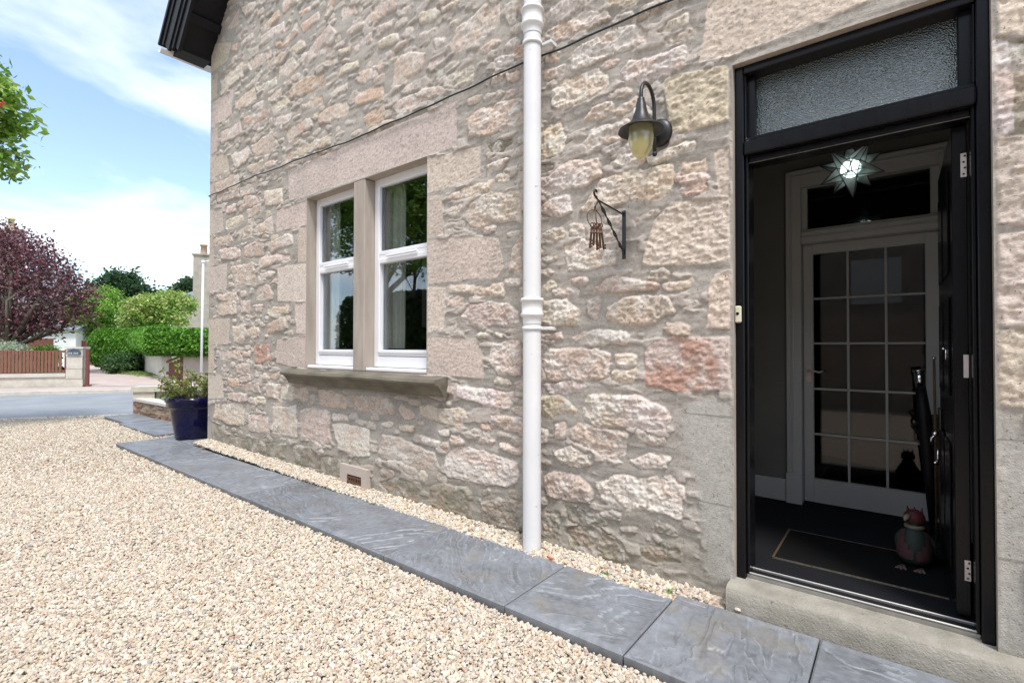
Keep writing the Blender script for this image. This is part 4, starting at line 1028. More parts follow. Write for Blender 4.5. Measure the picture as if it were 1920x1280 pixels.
# ================================================================ PAVING
def slab(x0,x1,y0,y1,zt,label,seed,th=.055,name='paving_slab',grp='grey riven slabs laid along the wall',cat='paving slab',rot=0.,res=.0055,amp=1.):
    nx=max(8,int((x1-x0)/res));ny=max(8,int((y1-y0)/res));cx,cy=(x0+x1)/2,(y0+y1)/2
    xs=np.linspace(x0,x1,nx);ys=np.linspace(y0,y1,ny);Xg,Yg=np.meshgrid(xs,ys,indexing='ij')
    ca=math.cos(rot);sa=math.sin(rot)
    th_=seed*1.3;U_=(Xg*math.cos(th_)+Yg*math.sin(th_));W_=(-Xg*math.sin(th_)+Yg*math.cos(th_))
    q=fbm(U_*1.3+.30*fbm(U_*5,W_*7,seed+9,4),W_*6.0+.55*fbm(U_*3,W_*4,seed+4,4),seed,5)
    lev=q*10;fr=lev-np.floor(lev);gr_=np.gradient(lev,xs,ys);gm_=np.hypot(gr_[0],gr_[1])+.5;sd1=(fr-.80)/gm_;sd1=np.where(np.abs((fr-1.80)/gm_)<np.abs(sd1),(fr-1.80)/gm_,sd1);ter=(np.floor(lev)+np.where(fr>.30,sst(-.006,.004,(fr-.80)/gm_),0))/10
    h=(ter-.5)*.075*amp+.0022*(fbm(Xg*26,Yg*26,seed+2,3)-.5)+.0012*(fbm(Xg*60,Yg*60,seed,3)-.5)
    e=np.minimum(np.minimum(Xg-x0,x1-Xg),np.minimum(Yg-y0,y1-Yg));ek=sst(.002,.035,e)
    h=np.minimum(h*ek,.009)-.006*(1-sst(0,.007,e));h=np.maximum(h,-.011)
    ridge=(1-sst(.002,.0085,np.abs(sd1-.004)))*ek*sst(.36,.52,fbm(Xg*6,Yg*6,seed+70,4))
    hue=fbm(Xg*2.5,Yg*2.5,seed+30,3)
    base=np.array([.172,.180,.193])*(.80+.40*vn(seed*.7,2,1))
    c=base*(1+.30*(hue-.5))[...,None]*(1+.12*(fbm(Xg*22,Yg*22,seed+31,3)-.5))[...,None]
    c=c*(1-.32*ridge[...,None])+np.array([.36,.375,.39])*(.32*ridge[...,None]);c=c*(1+.5*(fbm(Xg*45,Yg*45,seed+80,4)-.5))[...,None]  # pale highlight along the riven step edges, painted into the colour
    dk=(1-sst(.002,.012,np.abs(sd1+.010)))*ek*sst(.32,.5,fbm(Xg*6,Yg*6,seed+71,4));c*=(1-.22*dk[...,None])  # thin shadow beside each ridge, painted into the slab colour
    fl_=sst(.40,.70,fbm(Xg*5,Yg*8,seed+33,5));c=c*(1-.25*fl_[...,None])+np.array([.29,.315,.35])*(.25*fl_[...,None])
    wr=sst(.66,.76,fbm(Xg*4,Yg*4,seed+50,3));c=c*(1-.35*wr[...,None])+np.array([.25,.22,.17])*(.35*wr[...,None])
    Vt=np.stack([Xg,Yg,zt+h],-1).reshape(-1,3)
    i_,j_=np.meshgrid(np.arange(nx-1),np.arange(ny-1),indexing='ij');a=(i_*ny+j_).ravel();F=np.stack([a,a+ny,a+ny+1,a+1],-1)
    bor=[i*ny for i in range(nx)]+[(nx-1)*ny+j for j in range(1,ny)]+[i*ny+ny-1 for i in range(nx-2,-1,-1)]+[j for j in range(ny-2,0,-1)]
    nb=len(bor);Vb=Vt[bor].copy();Vm=Vb.copy();Vb[:,2]=zt-th;k0=len(Vt)
    F2=np.array([(bor[k],k0+k,k0+(k+1)%nb,bor[(k+1)%nb]) for k in range(nb)])
    Vv=np.concatenate([Vt,Vb]);cc=np.concatenate([c.reshape(-1,3),np.tile(np.array([.085,.088,.09]),(nb,1))])
    if rot:
        dx=Vv[:,0]-cx;dy=Vv[:,1]-cy;Vv[:,0]=cx+dx*ca-dy*sa;Vv[:,1]=cy+dx*sa+dy*ca
    o=npmesh(name,Vv,np.concatenate([F,F2]),cc,M['slate'],None,smooth=False,org=(cx,cy,zt-th))
    return tag(o,label,cat,grp)
JX=[-7.71,-6.93,-6.09,-5.18,-4.22,-3.285,-2.355,-1.453,-.854,-.259,.345,.95]
SLL=['far end slab of the path in front of the blue pot','slab of the wall path just this side of the blue pot','slab of the wall path level with the house corner','slab of the wall path below the left window','slab of the wall path below the right window','slab of the wall path opposite the brick air vent','slab of the wall path left of the drainpipe foot','slab right of the drainpipe foot with the orange rust spot','square slab touching the left end of the door step','slab against the front of the door step at the bottom edge','slab at the bottom right corner in front of the step']
for k in range(len(JX)-1):
    yi=-.155 if k<8 else -.094
    slab(JX[k]+.003,JX[k+1]-.003,-.70,yi,0.,SLL[k],k+3,res=.0036 if k>4 else (.006 if k>2 else .010))
slab(-7.71,-6.86,-.149,.42,0.,'slab carrying the dark blue plant pot',23,res=.02)
S2=[(-10.9,-9.75,-.12,.34,-.01,'farthest loose slab leading to the low garden wall'),(-9.70,-8.95,-.20,.36,-.01,'middle loose slab on the gravel beyond the pot'),(-8.90,-8.0,-.20,.36,-.01,'nearest loose slab on the gravel just beyond the pot')]
for k,(a,b,c,d,z_,lb) in enumerate(S2): slab(a,b,c,d,z_+.012,lb,40+k,res=.03,grp='loose grey slabs behind the pot',amp=.4)
# ================================================================ GROUND
def sheet(mb,P,z): mb.add([(p[0],p[1],z) for p in P],[tuple(range(len(P)))])
mb=MB();sheet(mb,[(-400,-400),(400,-400),(400,400),(-400,400)],-.25);struct('ground',mb,M['earth'])
rdv=np.array((.53,.85));rdv/=np.linalg.norm(rdv);rp_=np.array((-rdv[1],rdv[0]))  # rp_: away from the house
NE=np.array((-11.9,-.45));
def RP(s,w): return NE+rdv*s+rp_*w
mb=MB();sheet(mb,[RP(-90,.0),RP(90,.0),RP(90,5.35),RP(-90,5.35)],-.06);struct('road',mb,M['asphalt'])
mb=MB()
def prism(mb,P,z0,z1):
    n=len(P);mb.add([(p[0],p[1],z0) for p in P]+[(p[0],p[1],z1) for p in P],[tuple(range(n))[::-1],tuple(range(n,2*n))]+[(i,(i+1)%n,n+(i+1)%n,n+i) for i in range(n)])
prism(mb,[RP(-90,5.35),RP(90,5.35),RP(90,5.50),RP(-90,5.50)],-.2,.03);struct('kerb',mb,M['coping'])
mb=MB();prism(mb,[RP(-90,5.503),RP(90,5.503),RP(90,7.0),RP(-90,7.0)],-.2,.022);struct('pavement',mb,M['pavement'])
mb=MB();sheet(mb,[RP(-90,-.35),RP(90,-.35),RP(90,-.005),RP(-90,-.005)],-.05);struct('road_edge',mb,M['coping'])
# gravel drive base sheet
gv,gt,gp_=mat('gravel_base');Lk=gt.links
tcn=gt.nodes.new('ShaderNodeTexCoord');vo=nn(gt,'ShaderNodeTexVoronoi',Scale=46.);Lk.new(tcn.outputs['Object'],vo.inputs['Vector'])
cr=gt.nodes.new('ShaderNodeValToRGB');el=cr.color_ramp.elements;el[0].position=0;el[0].color=(.50,.39,.29,1);el[1].position=1;el[1].color=(.64,.55,.45,1)
e_=cr.color_ramp.elements.new(.35);e_.color=(.56,.46,.35,1);e_=cr.color_ramp.elements.new(.7);e_.color=(.44,.34,.26,1)
sp_=gt.nodes.new('ShaderNodeSeparateXYZ');Lk.new(vo.outputs['Color'],sp_.inputs[0]);Lk.new(sp_.outputs[0],cr.inputs[0])
Lk.new(cr.outputs[0],gp_.inputs['Base Color']);gp_.inputs['Roughness'].default_value=.95
bu=nn(gt,'ShaderNodeBump',Strength=1.,Distance=.02);bu.invert=True;Lk.new(vo.outputs['Distance'],bu.inputs['Height']);Lk.new(bu.outputs[0],gp_.inputs['Normal'])
mb=MB();sheet(mb,[RP(-40,-.352),RP(-40,-40),(12,-30),(12,0.1),(CX-.01,0.1),(CX-.01,1.2),RP(1.9,-.352)],-.052);struct('gravel_drive',mb,gv)
rs=np.random.RandomState(11)
ICO=[(0,1,g),(0,-1,g),(0,1,-g),(0,-1,-g),(1,g,0),(-1,g,0),(1,-g,0),(-1,-g,0),(g,0,1),(-g,0,1),(g,0,-1),(-g,0,-1)]
ICO=np.array(ICO)/np.linalg.norm(ICO[0])
IF=[]
for i in range(12):
    for j in range(i+1,12):
        for k in range(j+1,12):
            if all(np.linalg.norm(ICO[a]-ICO[b])<1.1 for a,b in((i,j),(j,k),(i,k))):
                nrm=np.cross(ICO[j]-ICO[i],ICO[k]-ICO[i]);IF.append((i,j,k) if nrm@ICO[i]>0 else (i,k,j))
IF=np.array(IF)
OC=np.array([(1,0,0),(-1,0,0),(0,1,0),(0,-1,0),(0,0,1),(0,0,-1.)]);OF=np.array([(0,2,4),(2,1,4),(1,3,4),(3,0,4),(2,0,5),(1,2,5),(3,1,5),(0,3,5)])
GP=.85*np.array([(.70,.61,.47),(.66,.55,.43),(.62,.49,.34),(.76,.70,.60),(.70,.60,.44),(.50,.44,.38),(.54,.38,.28),(.74,.66,.53),(.62,.52,.42)]);GP=GP*np.array([.985,.995,1.02]);GW=np.array([.22,.15,.10,.14,.14,.05,.045,.10,.055]);GW=GW/GW.sum()
def frustum(P,t0,t1,mg):
    d=P-CP;t=d@Fv;px=960+921.3*(d@Rv)/np.maximum(t,.05);py=640-921.3*(d@Uv)/np.maximum(t,.05)
    return (t>t0)&(t<=t1)&(px>-mg)&(px<1920+mg)&(py<1280+mg*1.2)
def pebbles(name,P,size,hi,label=None,seed=0):
    rs=np.random.RandomState(seed);n=len(P);B,Fb=(ICO,IF) if hi else (OC,OF);k=len(B)
    s=size*(.62+.75*rs.rand(n,1,1)**1.3);ax=np.concatenate([.75+.6*rs.rand(n,1,1),.6+.4*rs.rand(n,1,1),.42+.35*rs.rand(n,1,1)],2)
    V=B[None]*(1+.42*(rs.rand(n,k,1)-.5))*s*ax
    q=rs.randn(n,4);q[:,1:3]*=.38;q/=np.linalg.norm(q,axis=1,keepdims=True);w,x,y,z=q.T
    R=np.stack([1-2*(y*y+z*z),2*(x*y-z*w),2*(x*z+y*w),2*(x*y+z*w),1-2*(x*x+z*z),2*(y*z-x*w),2*(x*z-y*w),2*(y*z+x*w),1-2*(x*x+y*y)],-1).reshape(n,3,3)
    V=np.einsum('nij,nkj->nki',R,V)+P[:,None,:]
    F=(Fb[None]+np.arange(n)[:,None,None]*k).reshape(-1,3)
    c=GP[rs.choice(len(GP),n,p=GW)]*(.82+.34*rs.rand(n,1));c=np.repeat(c,k,0)
    o=npmesh(name,V.reshape(-1,3),F,np.clip(c,0,.9),M['pebble']);tag(o,label,'gravel',None,'stuff');return o
def jgrid(x0,x1,y0,y1,st):
    x,y=np.meshgrid(np.arange(x0,x1,st),np.arange(y0,y1,st),indexing='ij');x=x.ravel();y=y.ravel()
    return x+rs.uniform(-.6,.6,len(x))*st,y+rs.uniform(-.6,.6,len(y))*st
def drivemask(x,y):
    ok=(y<-.705)|((x<-7.715)&(y<3))|((x<CX-.02)&(y>.43))
    ok&=~((x<-8.0)&(x>-10.9)&(y>-.16)&(y<.33))
    s=(np.stack([x,y],-1)-NE)@rp_;ok&=s<-.30
    return ok&~((y>.36)&(x<-9.4+ (y-.4)*0)&(x>-11.5))
allP=[]
for (t0,t1,st,size,hi,z0,sd_) in((.4,2.9,.0097,.0096,True,-.036,1),(2.9,4.8,.0124,.0108,True,-.036,2),(4.8,8.5,.019,.0148,False,-.036,3),(8.5,15.,.038,.023,False,-.036,4)):
    x,y=jgrid(-13,2.2,-10,2.5,st);P=np.stack([x,y,np.full(len(x),z0)],-1)
    m_=frustum(P,t0,t1,160)&drivemask(x,y);P=P[m_]
    P[:,2]+=rs.uniform(-.006,.009,len(P))+.010*(fbm(P[:,0]*2,P[:,1]*2,7,3)-.5)
    P[:,2]+=np.where((P[:,1]>-.75)&(P[:,0]>-7.7),-.006,0)
    pebbles('driveway_gravel',P,size,hi,['cream gravel covering the near part of the drive','cream gravel covering the middle of the drive','cream gravel towards the end of the path','cream gravel close to the road'][sd_-1],sd_)
# strip between slabs and wall
x,y=jgrid(CX+.02,-.70,-.160,.012,.0125);z_=.000+.048*np.clip((-1.4-x)/5,0,1)+.020*np.clip((y+.15)/.15,0,1)*np.where(x<-1.2,1,.75)
m_=(y<.0)&~((x>-.86)&(y>-.09+.0*x)&(x>-.72))&(np.hypot(x-px,y-py)>.058)&((x<-.87)|(y>-.088))
P=np.stack([x,y,z_-.012+rs.uniform(-.008,.010,len(x))],-1)[m_];pebbles('border_gravel',P,.0138,True,'pinkish gravel strip between the slabs and the wall',9)
mb=MB();v=[];xs_=np.linspace(CX,-.64,50)
for x_ in xs_:
    zb=-.010+.048*min(max((-1.4-x_)/5,0),1);v+=[(x_,-.157,zb-.004),(x_,.03,zb+.012)]
mb.add(v,[(2*i,2*i+2,2*i+3,2*i+1) for i in range(49)]);struct('border_bed',mb,gv)
# few stray stones on slabs, little weed tufts, orange tab by the pipe foot
for k,(a,b,s_) in enumerate(((1383,1142,.013),(1303,1117,.012),(1311,1118,.010),(1296,1113,.011))):
    p=onZ(a,b,.010);mb=MB();r2=random.Random(k);mb.add([tuple(np.array(p)+q*s_*np.array((1.2,.8,.7))*(1+.3*(r2.random()-.5))) for q in ICO],[tuple(f) for f in IF],(.60,.50,.42))
    o=build(mb,'loose_chipping',M['pebble'],org=tuple(p));tag(o,['white chipping lying on the slab at the left foot of the step','leftover chipping on the slab edge left of the step, second in its row','leftover chipping on the slab edge left of the step, nearest the step','leftover chipping on the slab edge left of the step, farthest from it'][k],'stone chip','loose chippings on the slabs')
p=onZ(1031,1045,.012);mb=MB();mb.tube([tuple(p+np.array((-.020,.004,0))),tuple(p+np.array((.022,-.004,.001)))],.0055,8);o=build(mb,'clay_fragment',cmat('orange_clay',(.50,.12,.05)),org=tuple(p));tag(o,'small orange clay fragment on the gravel beside the pipe foot','fragment')
# ================================================================ PLANTS
def leaves(name,C,sizes,pal,wts,mt,parent=None,seed=0,up=.3,asp=.45,org=None,fold=.25,droop=0.):
    rs=np.random.RandomState(seed);n=len(C);d=rs.randn(n,3);d[:,2]=d[:,2]*.7-droop;d/=np.linalg.norm(d,axis=1,keepdims=True)
    nr=rs.randn(n,3)*.8+np.array([0,0,up]);w=np.cross(nr,d);w/=np.linalg.norm(w,axis=1,keepdims=True)+1e-9;nr=np.cross(d,w)
    L=np.asarray(sizes).reshape(-1,1)*(.6+.8*rs.rand(n,1));C=np.asarray(C)
    b=C-d*L/2;t=C+d*L/2;l=C+w*L*asp/2+nr*L*fold*.3;r=C-w*L*asp/2+nr*L*fold*.3
    V=np.stack([b,r,t,l],1).reshape(-1,3);k=np.arange(n)[:,None]*4;F=np.concatenate([k+np.array([[0,1,2]]),k+np.array([[0,2,3]])])
    c=np.array(pal)[rs.choice(len(pal),n,p=np.array(wts)/sum(wts))]*(.7+.6*rs.rand(n,1))
    return npmesh(name,V,F,np.repeat(c,4,0),mt,parent,org=org)
def crown(lobes,n,spr,seed,per=14,hollow=.55):
    rs=np.random.RandomState(seed);lb=np.array(lobes);w=(lb[:,3]*lb[:,4]*lb[:,5])**(2/3);w/=w.sum();m_=max(1,n//per)
    k=rs.choice(len(lb),m_,p=w);d=rs.randn(m_,3);d/=np.linalg.norm(d,axis=1,keepdims=True);r=(hollow+(1.06-hollow)*rs.rand(m_,1)**.6)
    cc=lb[k,:3]+d*r*lb[k,3:6]
    P=np.repeat(cc,per,0);P=P+rs.randn(len(P),3)*spr;return P
def lobes_rand(c,R,n,seed,rl=(.35,.55)):
    rs=np.random.RandomState(seed);o=[]
    for i in range(n):
        d=rs.randn(3);d/=np.linalg.norm(d);r=rs.uniform(.25,.72);q=rs.uniform(*rl)
        o.append((c[0]+d[0]*R[0]*r,c[1]+d[1]*R[1]*r,c[2]+d[2]*R[2]*r,R[0]*q,R[1]*q,R[2]*q))
    return o
def limbs(mb,base,lb,rt,seed,fork=.45):
    rs=np.random.RandomState(seed);b=np.array(base,float);top=np.mean([l[:3] for l in lb],0);fk=b+(top-b)*fork
    mb.tube([b,b+(fk-b)*.5+rs.randn(3)*.05*rt*5,fk],[rt,rt*.8,rt*.65],10)
    for l in lb:
        e=np.array(l[:3]);md=fk+(e-fk)*.5+rs.randn(3)*.12*np.linalg.norm(e-fk)
        mb.tube([fk,md,e],[rt*.45,rt*.25,rt*.08],7)
        for q in range(3):
            e2=e+rs.randn(3)*np.array(l[3:6])*.7;mb.tube([md+(e-md)*rs.rand(),e2],[rt*.12,rt*.03],5,cap=False)
def tree(name,label,cat,base,lb,n,spr,leaf,pal,wts,seed,rt=.18,per=14,fork=.45,group=None,asp=.5,hollow=.55):
    t=thing(name,label,cat,base,group);mb=MB();limbs(mb,base,lb[:16],rt,seed,fork);build(mb,'trunk',M['bark'],t)
    leaves('crown',crown(lb,n,spr,seed,per,hollow),leaf,pal,wts,M['leaf'],t,seed,asp=asp);return t
G_=[(.10,.22,.03),(.14,.28,.04),(.07,.16,.025),(.19,.33,.06)]
# near tree, crown reaching in from the left edge
tb=(-10.6,-4.4,-.05);lb=lobes_rand((-9.9,-5.1,5.0),(2.5,2.7,2.2),16,4)
nlb=len(lb);lb+=4*[(*atT(-58,200,6.6),.55,.60,.40),(*atT(-74,275,6.6),.50,.60,.38),(*atT(-90,125,6.8),.55,.5,.33),(*atT(-40,182,6.5),.36,.30,.20)]
nt_=tree('leafy_tree','bright green tree with red berries reaching in at the left edge','tree',tb,lb,46000,.075,.105,[(.22,.40,.04),(.30,.46,.07),(.12,.26,.03),(.40,.50,.12)],[3,3,2,1],14,.17,per=16)
nt_.children[1]['label']='crown of bright green leaves'
rs2=np.random.RandomState(2);mb=MB()
for k in range(26):
    p=atT(-4+rs2.uniform(-26,16),195+rs2.uniform(-5,5),6.2+rs2.uniform(-.06,.06));mb.ball(p,.013,8,6)
build(mb,'berries',cmat('red_berries',(.45,.06,.02),.4),nt_)
# purple tree across the road
pb=atT(5,700,20.5);pb[2]=0.;
T_=22.
def L3(px_,py_,t,r,rz=None): return (*atT(px_,py_,t),r,r,rz or r*.8)
lb=[L3(-60,500,T_,2.1),L3(20,500,T_,1.5,1.3),L3(-20,450,T_,1.2,1.),L3(80,520,T_-.4,1.25,1.05),L3(125,545,T_-.5,.95,.75),L3(60,470,T_,.9,.7),L3(30,590,T_,1.3,.75),L3(90,585,T_-.4,1.1,.65),L3(135,585,T_-.4,.8,.55),L3(-30,600,T_,1.3,.7),L3(160,558,T_-.3,.45,.35),L3(-110,560,T_,2.,1.6),L3(110,500,T_-.2,.6,.45),L3(5,615,T_-.6,1.1,.55),L3(60,612,T_-.6,.9,.45),L3(15,440,T_+.5,.55,.4)]
tree('purple_leaved_tree','spreading dark purple leaved tree behind the brown fence','tree',pb,lb,23000,.22,.15,[(.14,.048,.062),(.22,.085,.10),(.07,.026,.036),(.38,.22,.24)],[4,3,3,1],21,.24,per=14,fork=.30)
# conifer-like dark trees, far
def simple_tree(name,label,cx,cy,t,rx,rz,n,leaf,pal,seed,base_z=0.,nl=10,spr=None,asp=.5,cat='tree',group=None,ry=None,rt=.3):
    c=atT(cx,cy,t);lb=lobes_rand(c,(rx,ry or rx,rz),nl,seed,(.32,.5));return tree(name,label,cat,(c[0],c[1],base_z),lb,n,spr or leaf*.9,leaf,pal,[3,3,2,1][:len(pal)],seed,rt,asp=asp,group=group)
DK=[(.025,.075,.022),(.04,.10,.03),(.015,.045,.015),(.06,.13,.04)]
simple_tree('dark_green_tree','dark green tree on the skyline behind the golden shrub',238,548,58,4.3,2.7,14000,.42,DK,31)
simple_tree('pine_tree','distant dark pine beside the grey roof of the far house',345,545,75,2.6,2.4,6000,.45,DK,32)
LG=[(.19,.38,.04),(.28,.48,.07),(.10,.24,.03),(.38,.54,.12)]
simple_tree('light_green_tree','light green bushy tree behind the purple tree and the lane',206,600,34,2.7,2.1,28000,.17,LG,33,nl=12)
simple_tree('light_green_tree','smaller pale green bush beside the brown garage fence',150,640,34,1.0,1.1,6000,.15,LG,34,nl=6)
GD=[(.36,.50,.10),(.50,.56,.20),(.14,.32,.03),(.60,.54,.28)]
simple_tree('golden_shrub','large golden green shrub rising above the clipped hedge','shrub',304,582,26.5,1.75,1.35,20000,.15,GD,35,nl=14) if False else tree('golden_shrub','large golden green shrub rising above the clipped hedge','shrub',(*atT(304,650,26.5)[:2],0),lobes_rand(atT(302,590,26.5),(1.9,1.7,1.25),14,35,(.32,.5)),20000,.13,.15,GD,[3,3,3,1],35,.12)
# clipped hedge over the garden walls
def hedge(name,label,P0,P1,w,z0,z1,n,leaf,pal,seed):
    P0=np.array(P0);P1=np.array(P1);d=P1-P0;L=np.linalg.norm(d);d/=L;q=np.array((-d[1],d[0]));rs=np.random.RandomState(seed)
    t=thing(name,label,'hedge',(*((P0+P1)/2),0));s=rs.rand(n)*L;a=rs.rand(n)*2*math.pi;ex=np.minimum(1,1/np.maximum(np.abs(np.cos(a)),np.abs(np.sin(a)))*.92)
    rad=1-.22*rs.rand(n)**2;bz=.12*fbm(s*.9,s*0,seed,3)+.05*vn(s*3,a,seed)
    u=np.cos(a)*ex*rad*w;v=(z0+z1)/2+np.sin(a)*ex*rad*(z1-z0)/2+bz*.6
    C=np.stack([P0[0]+d[0]*s+q[0]*u,P0[1]+d[1]*s+q[1]*u,v],-1)
    leaves('foliage',C,leaf,pal,[3,3,2,1],M['leaf'],t,seed,asp=.75)
    mb=MB()
    if z0<.5:
      for k in range(int(L/1.2)+2):
        mb=MB();p=P0+d*min(L,k*1.2);mb.tube([(p[0],p[1],0),(p[0]+.05,p[1],z0+.3),(p[0]-.1,p[1]+.1,z1-.25)],[.05,.04,.02],6);build(mb,'stem',M['bark'],t)
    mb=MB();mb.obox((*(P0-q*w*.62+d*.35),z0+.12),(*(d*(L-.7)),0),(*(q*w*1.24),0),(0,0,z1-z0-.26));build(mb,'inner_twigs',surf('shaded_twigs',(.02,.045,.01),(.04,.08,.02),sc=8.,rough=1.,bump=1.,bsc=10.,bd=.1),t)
    return t
HG=[(.11,.29,.025),(.18,.42,.04),(.06,.18,.02),(.30,.55,.09)]
hA=onZ(303,712,0)[:2];hB=onZ(262,697,0)[:2]
wc=np.array(hA);wd_=np.array(hB)-wc;wd_/=np.linalg.norm(wd_)
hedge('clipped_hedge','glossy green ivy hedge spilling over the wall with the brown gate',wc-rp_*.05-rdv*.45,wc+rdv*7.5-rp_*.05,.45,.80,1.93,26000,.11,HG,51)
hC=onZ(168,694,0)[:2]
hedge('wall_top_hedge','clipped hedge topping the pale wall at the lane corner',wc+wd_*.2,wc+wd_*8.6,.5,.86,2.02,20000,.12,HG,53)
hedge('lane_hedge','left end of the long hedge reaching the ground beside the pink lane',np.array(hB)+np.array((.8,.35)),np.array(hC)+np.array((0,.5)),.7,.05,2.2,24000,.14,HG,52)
# cascade of creeper at the wall end
p_=atT(235,684,22.5);tree('trailing_shrub','dark trailing shrub drooping over the end of the pale wall','shrub',(p_[0],p_[1],0),lobes_rand((p_[0],p_[1],.50),(1.35,.8,.60),9,61,(.35,.55)),9000,.08,.12,[(.045,.11,.03),(.08,.17,.04),(.03,.07,.02),(.12,.2,.06)],[3,3,2,1],61,.05)
p_=onZ(270,704,0);leaves('verge_grass',np.stack([p_[0]+np.random.RandomState(4).randn(900)*1.4,p_[1]-.1+np.random.RandomState(5).randn(900)*.22,.08+.06*np.random.RandomState(6).rand(900)],-1),.14,[(.12,.24,.03),(.2,.3,.06),(.25,.28,.1)],[3,2,1],M['leaf'],None,9,up=0,asp=.2)
tag(bpy.data.objects['verge_grass'],'tuft of grass at the foot of the pale wall','grass',kind='stuff')
# ================================================================ ACROSS THE ROAD
FA=np.array(onZ(-420,728,0)[:2]);FB=RP(0,7.05)
fl=lambda s,o=0.:RP(s,7.05+o)
# find s for pixel column on the frontage line
def s_at(px_,o=0.,zz=.5):
    best=None
    for s in np.arange(-30,40,.02):
        P=fl(s,o);d=np.array((*P,zz))-CP;t=d@Fv
        if t<1: continue
        x_=960+921.3*(d@Rv)/t
        if best is None or abs(x_-px_)<best[0]: best=(abs(x_-px_),s)
    return best[1]
def zfor(s,o,py_):
    P=fl(s,o);t=(np.array((*P,1.2))-CP)@Fv
    # vertical position from pixel row
    lo,hi=-1,8
    for _ in range(40):
        m__=(lo+hi)/2;d=np.array((*P,m__))-CP;y_=640-921.3*(d@Uv)/(d@Fv)
        if y_>py_: lo=m__
        else: hi=m__
    return lo
s1=s_at(123);s2=s_at(155);s0=s_at(-60)-6
zt=zfor(s1,0,650);zr=zfor(s1,0,700);zf=zfor(s1,0,657)
gw=thing('dwarf_wall','low pale stone wall under the brown picket fence','wall',(*fl((s0+s1)/2),0))
def fbox(mb,sa,sb,oa,ob,z0,z1):
    P=fl(sa,oa);mb.obox((P[0],P[1],z0),(*(rdv*(sb-sa)),0),(*(rp_*(ob-oa)),0),(0,0,z1-z0))
mb=MB();fbox(mb,s0,s1-.01,.04,.36,-.1,zr-.10);build(mb,'wall_body',M['coping'],gw)
mb=MB();fbox(mb,s0,s1-.01,0,.40,zr-.099,zr);build(mb,'wall_coping',M['render'],gw)
pl=thing('stone_gate_pillar','pale stone gate pillar carrying a dark house name plaque','pillar',(*fl((s1+s2)/2),0))
mb=MB();rr=random.Random(8);z_=-.05
hs=[.36,.34,.42,.26];tot=sum(hs)
for h in hs:
    h=h*(zt-.06+.05)/tot;fbox(mb,s1+rr.uniform(-.01,.01),s2+rr.uniform(-.01,.01),rr.uniform(-.01,.01),.42,z_,z_+h-.012);fbox(mb,s1+.02,s2-.02,.02,.40,z_+h-.012,z_+h);z_+=h
build(mb,'pillar_shaft',M['coping'],pl)
mb=MB();fbox(mb,s1-.02,s2+.02,-.03,.45,zt-.06,zt);build(mb,'pillar_cap',M['render'],pl)
# name plaque: dark board with scrolled top and a pale line of lettering
pq=bpy.data.objects.new('name_plaque',None);COL.objects.link(pq);pq.parent=pl;sm=(s1+s2)/2;P_=fl(sm,-.03);pq.location=tuple(np.array((*P_,zt-.17))-np.array(pl.location))
W2=(s2-s1)*.42;sh=[(-1,-.06),(1,-.06),(1,.03),(.7,.055),(.35,.10),(0,.125),(-.35,.10),(-.7,.055),(-1,.03)]
mb=MB();v=[]
for o_ in(-.045,-.025):
    for a_,b_ in sh: P=fl(sm+a_*W2,o_);v.append((P[0],P[1],zt-.17+b_))
n=len(sh);mb.add(v,[tuple(range(n))[::-1],tuple(range(n,2*n))]+[(i,(i+1)%n,n+(i+1)%n,n+i) for i in range(n)]);build(mb,'plaque_board',cmat('slate_blue_board',(.05,.075,.11)),pq)
mb=MB();rr=random.Random(4);a_=-W2*.82
while a_<W2*.78:
    w=rr.uniform(.02,.034);fbox(mb,sm+a_,sm+a_+w*.35,-.052,-.046,zt-.215,zt-.165)
    if rr.random()<.7: fbox(mb,sm+a_+w*.35,sm+a_+w,-.052,-.046,zt-.180,zt-.167)
    if rr.random()<.6: fbox(mb,sm+a_+w*.35,sm+a_+w,-.052,-.046,zt-.215,zt-.203)
    a_+=w+.022
build(mb,'plaque_lettering',M['whitewall'],pq)
fn=thing('picket_fence','brown closely slatted fence on the low wall by the pillar','fence',(*fl((s0+s1)/2),zr))
mb=MB();sp=s0
while sp<s1-.16: fbox(mb,sp,sp+.062,.13,.155,zr+.03,zf-.02);sp+=.084
build(mb,'pickets',M['brownpaint'],fn)
for z_ in(zf-.06,zr+.02):
    mb=MB();fbox(mb,s0,s1-.08,.156,.215,z_,z_+.06);build(mb,'rail',M['brownpaint'],fn)
for sp in(s1-.08,s1-2.4,s1-4.8,s1-7.2):
    mb=MB();fbox(mb,sp,sp+.08,.12,.22,zr,zf+.03);build(mb,'post',M['redpaint'],fn)
mb=MB();P=fl(s2+.09,.06);gpst=thing('gate_post','thin rusty red gate post right of the plaque pillar','post',(P[0],P[1],0))
fbox(mb,s2+.05,s2+.13,.05,.13,0,zt-.06);build(mb,'post_shaft',M['redpaint'],gpst)
mb=MB();fbox(mb,s2+.01,s2+.17,.01,.17,0,.07);build(mb,'post_foot',M['redpaint'],gpst)
# lane
a1=fl(s2+.1,-.05);b1=fl(s2+4.2,-.05);c1_=np.array(wc)+wd_*26+np.array((-.2,.2));d1=np.array(a1)+ (c1_-np.array(b1))+np.array((-4,1.))
mb=MB();sheet(mb,[a1,b1,np.array(wc)+np.array((.2,0)),c1_,d1],.030);struct('lane',mb,M['lane'])
# garden lawn behind the fence
mb=MB();sheet(mb,[fl(-60,.4),fl(s1,.4),fl(s1,.4)+(c1_-np.array(b1)),fl(-60,40)],.026);struct('lawn_across_the_road',mb,M['grass'])
mb=MB();sheet(mb,[np.array(wc)+np.array((0,.2)),fl(60,.4),fl(60,60),c1_+np.array((-20,6)),c1_],.027);struct('garden_ground',mb,M['grass'])
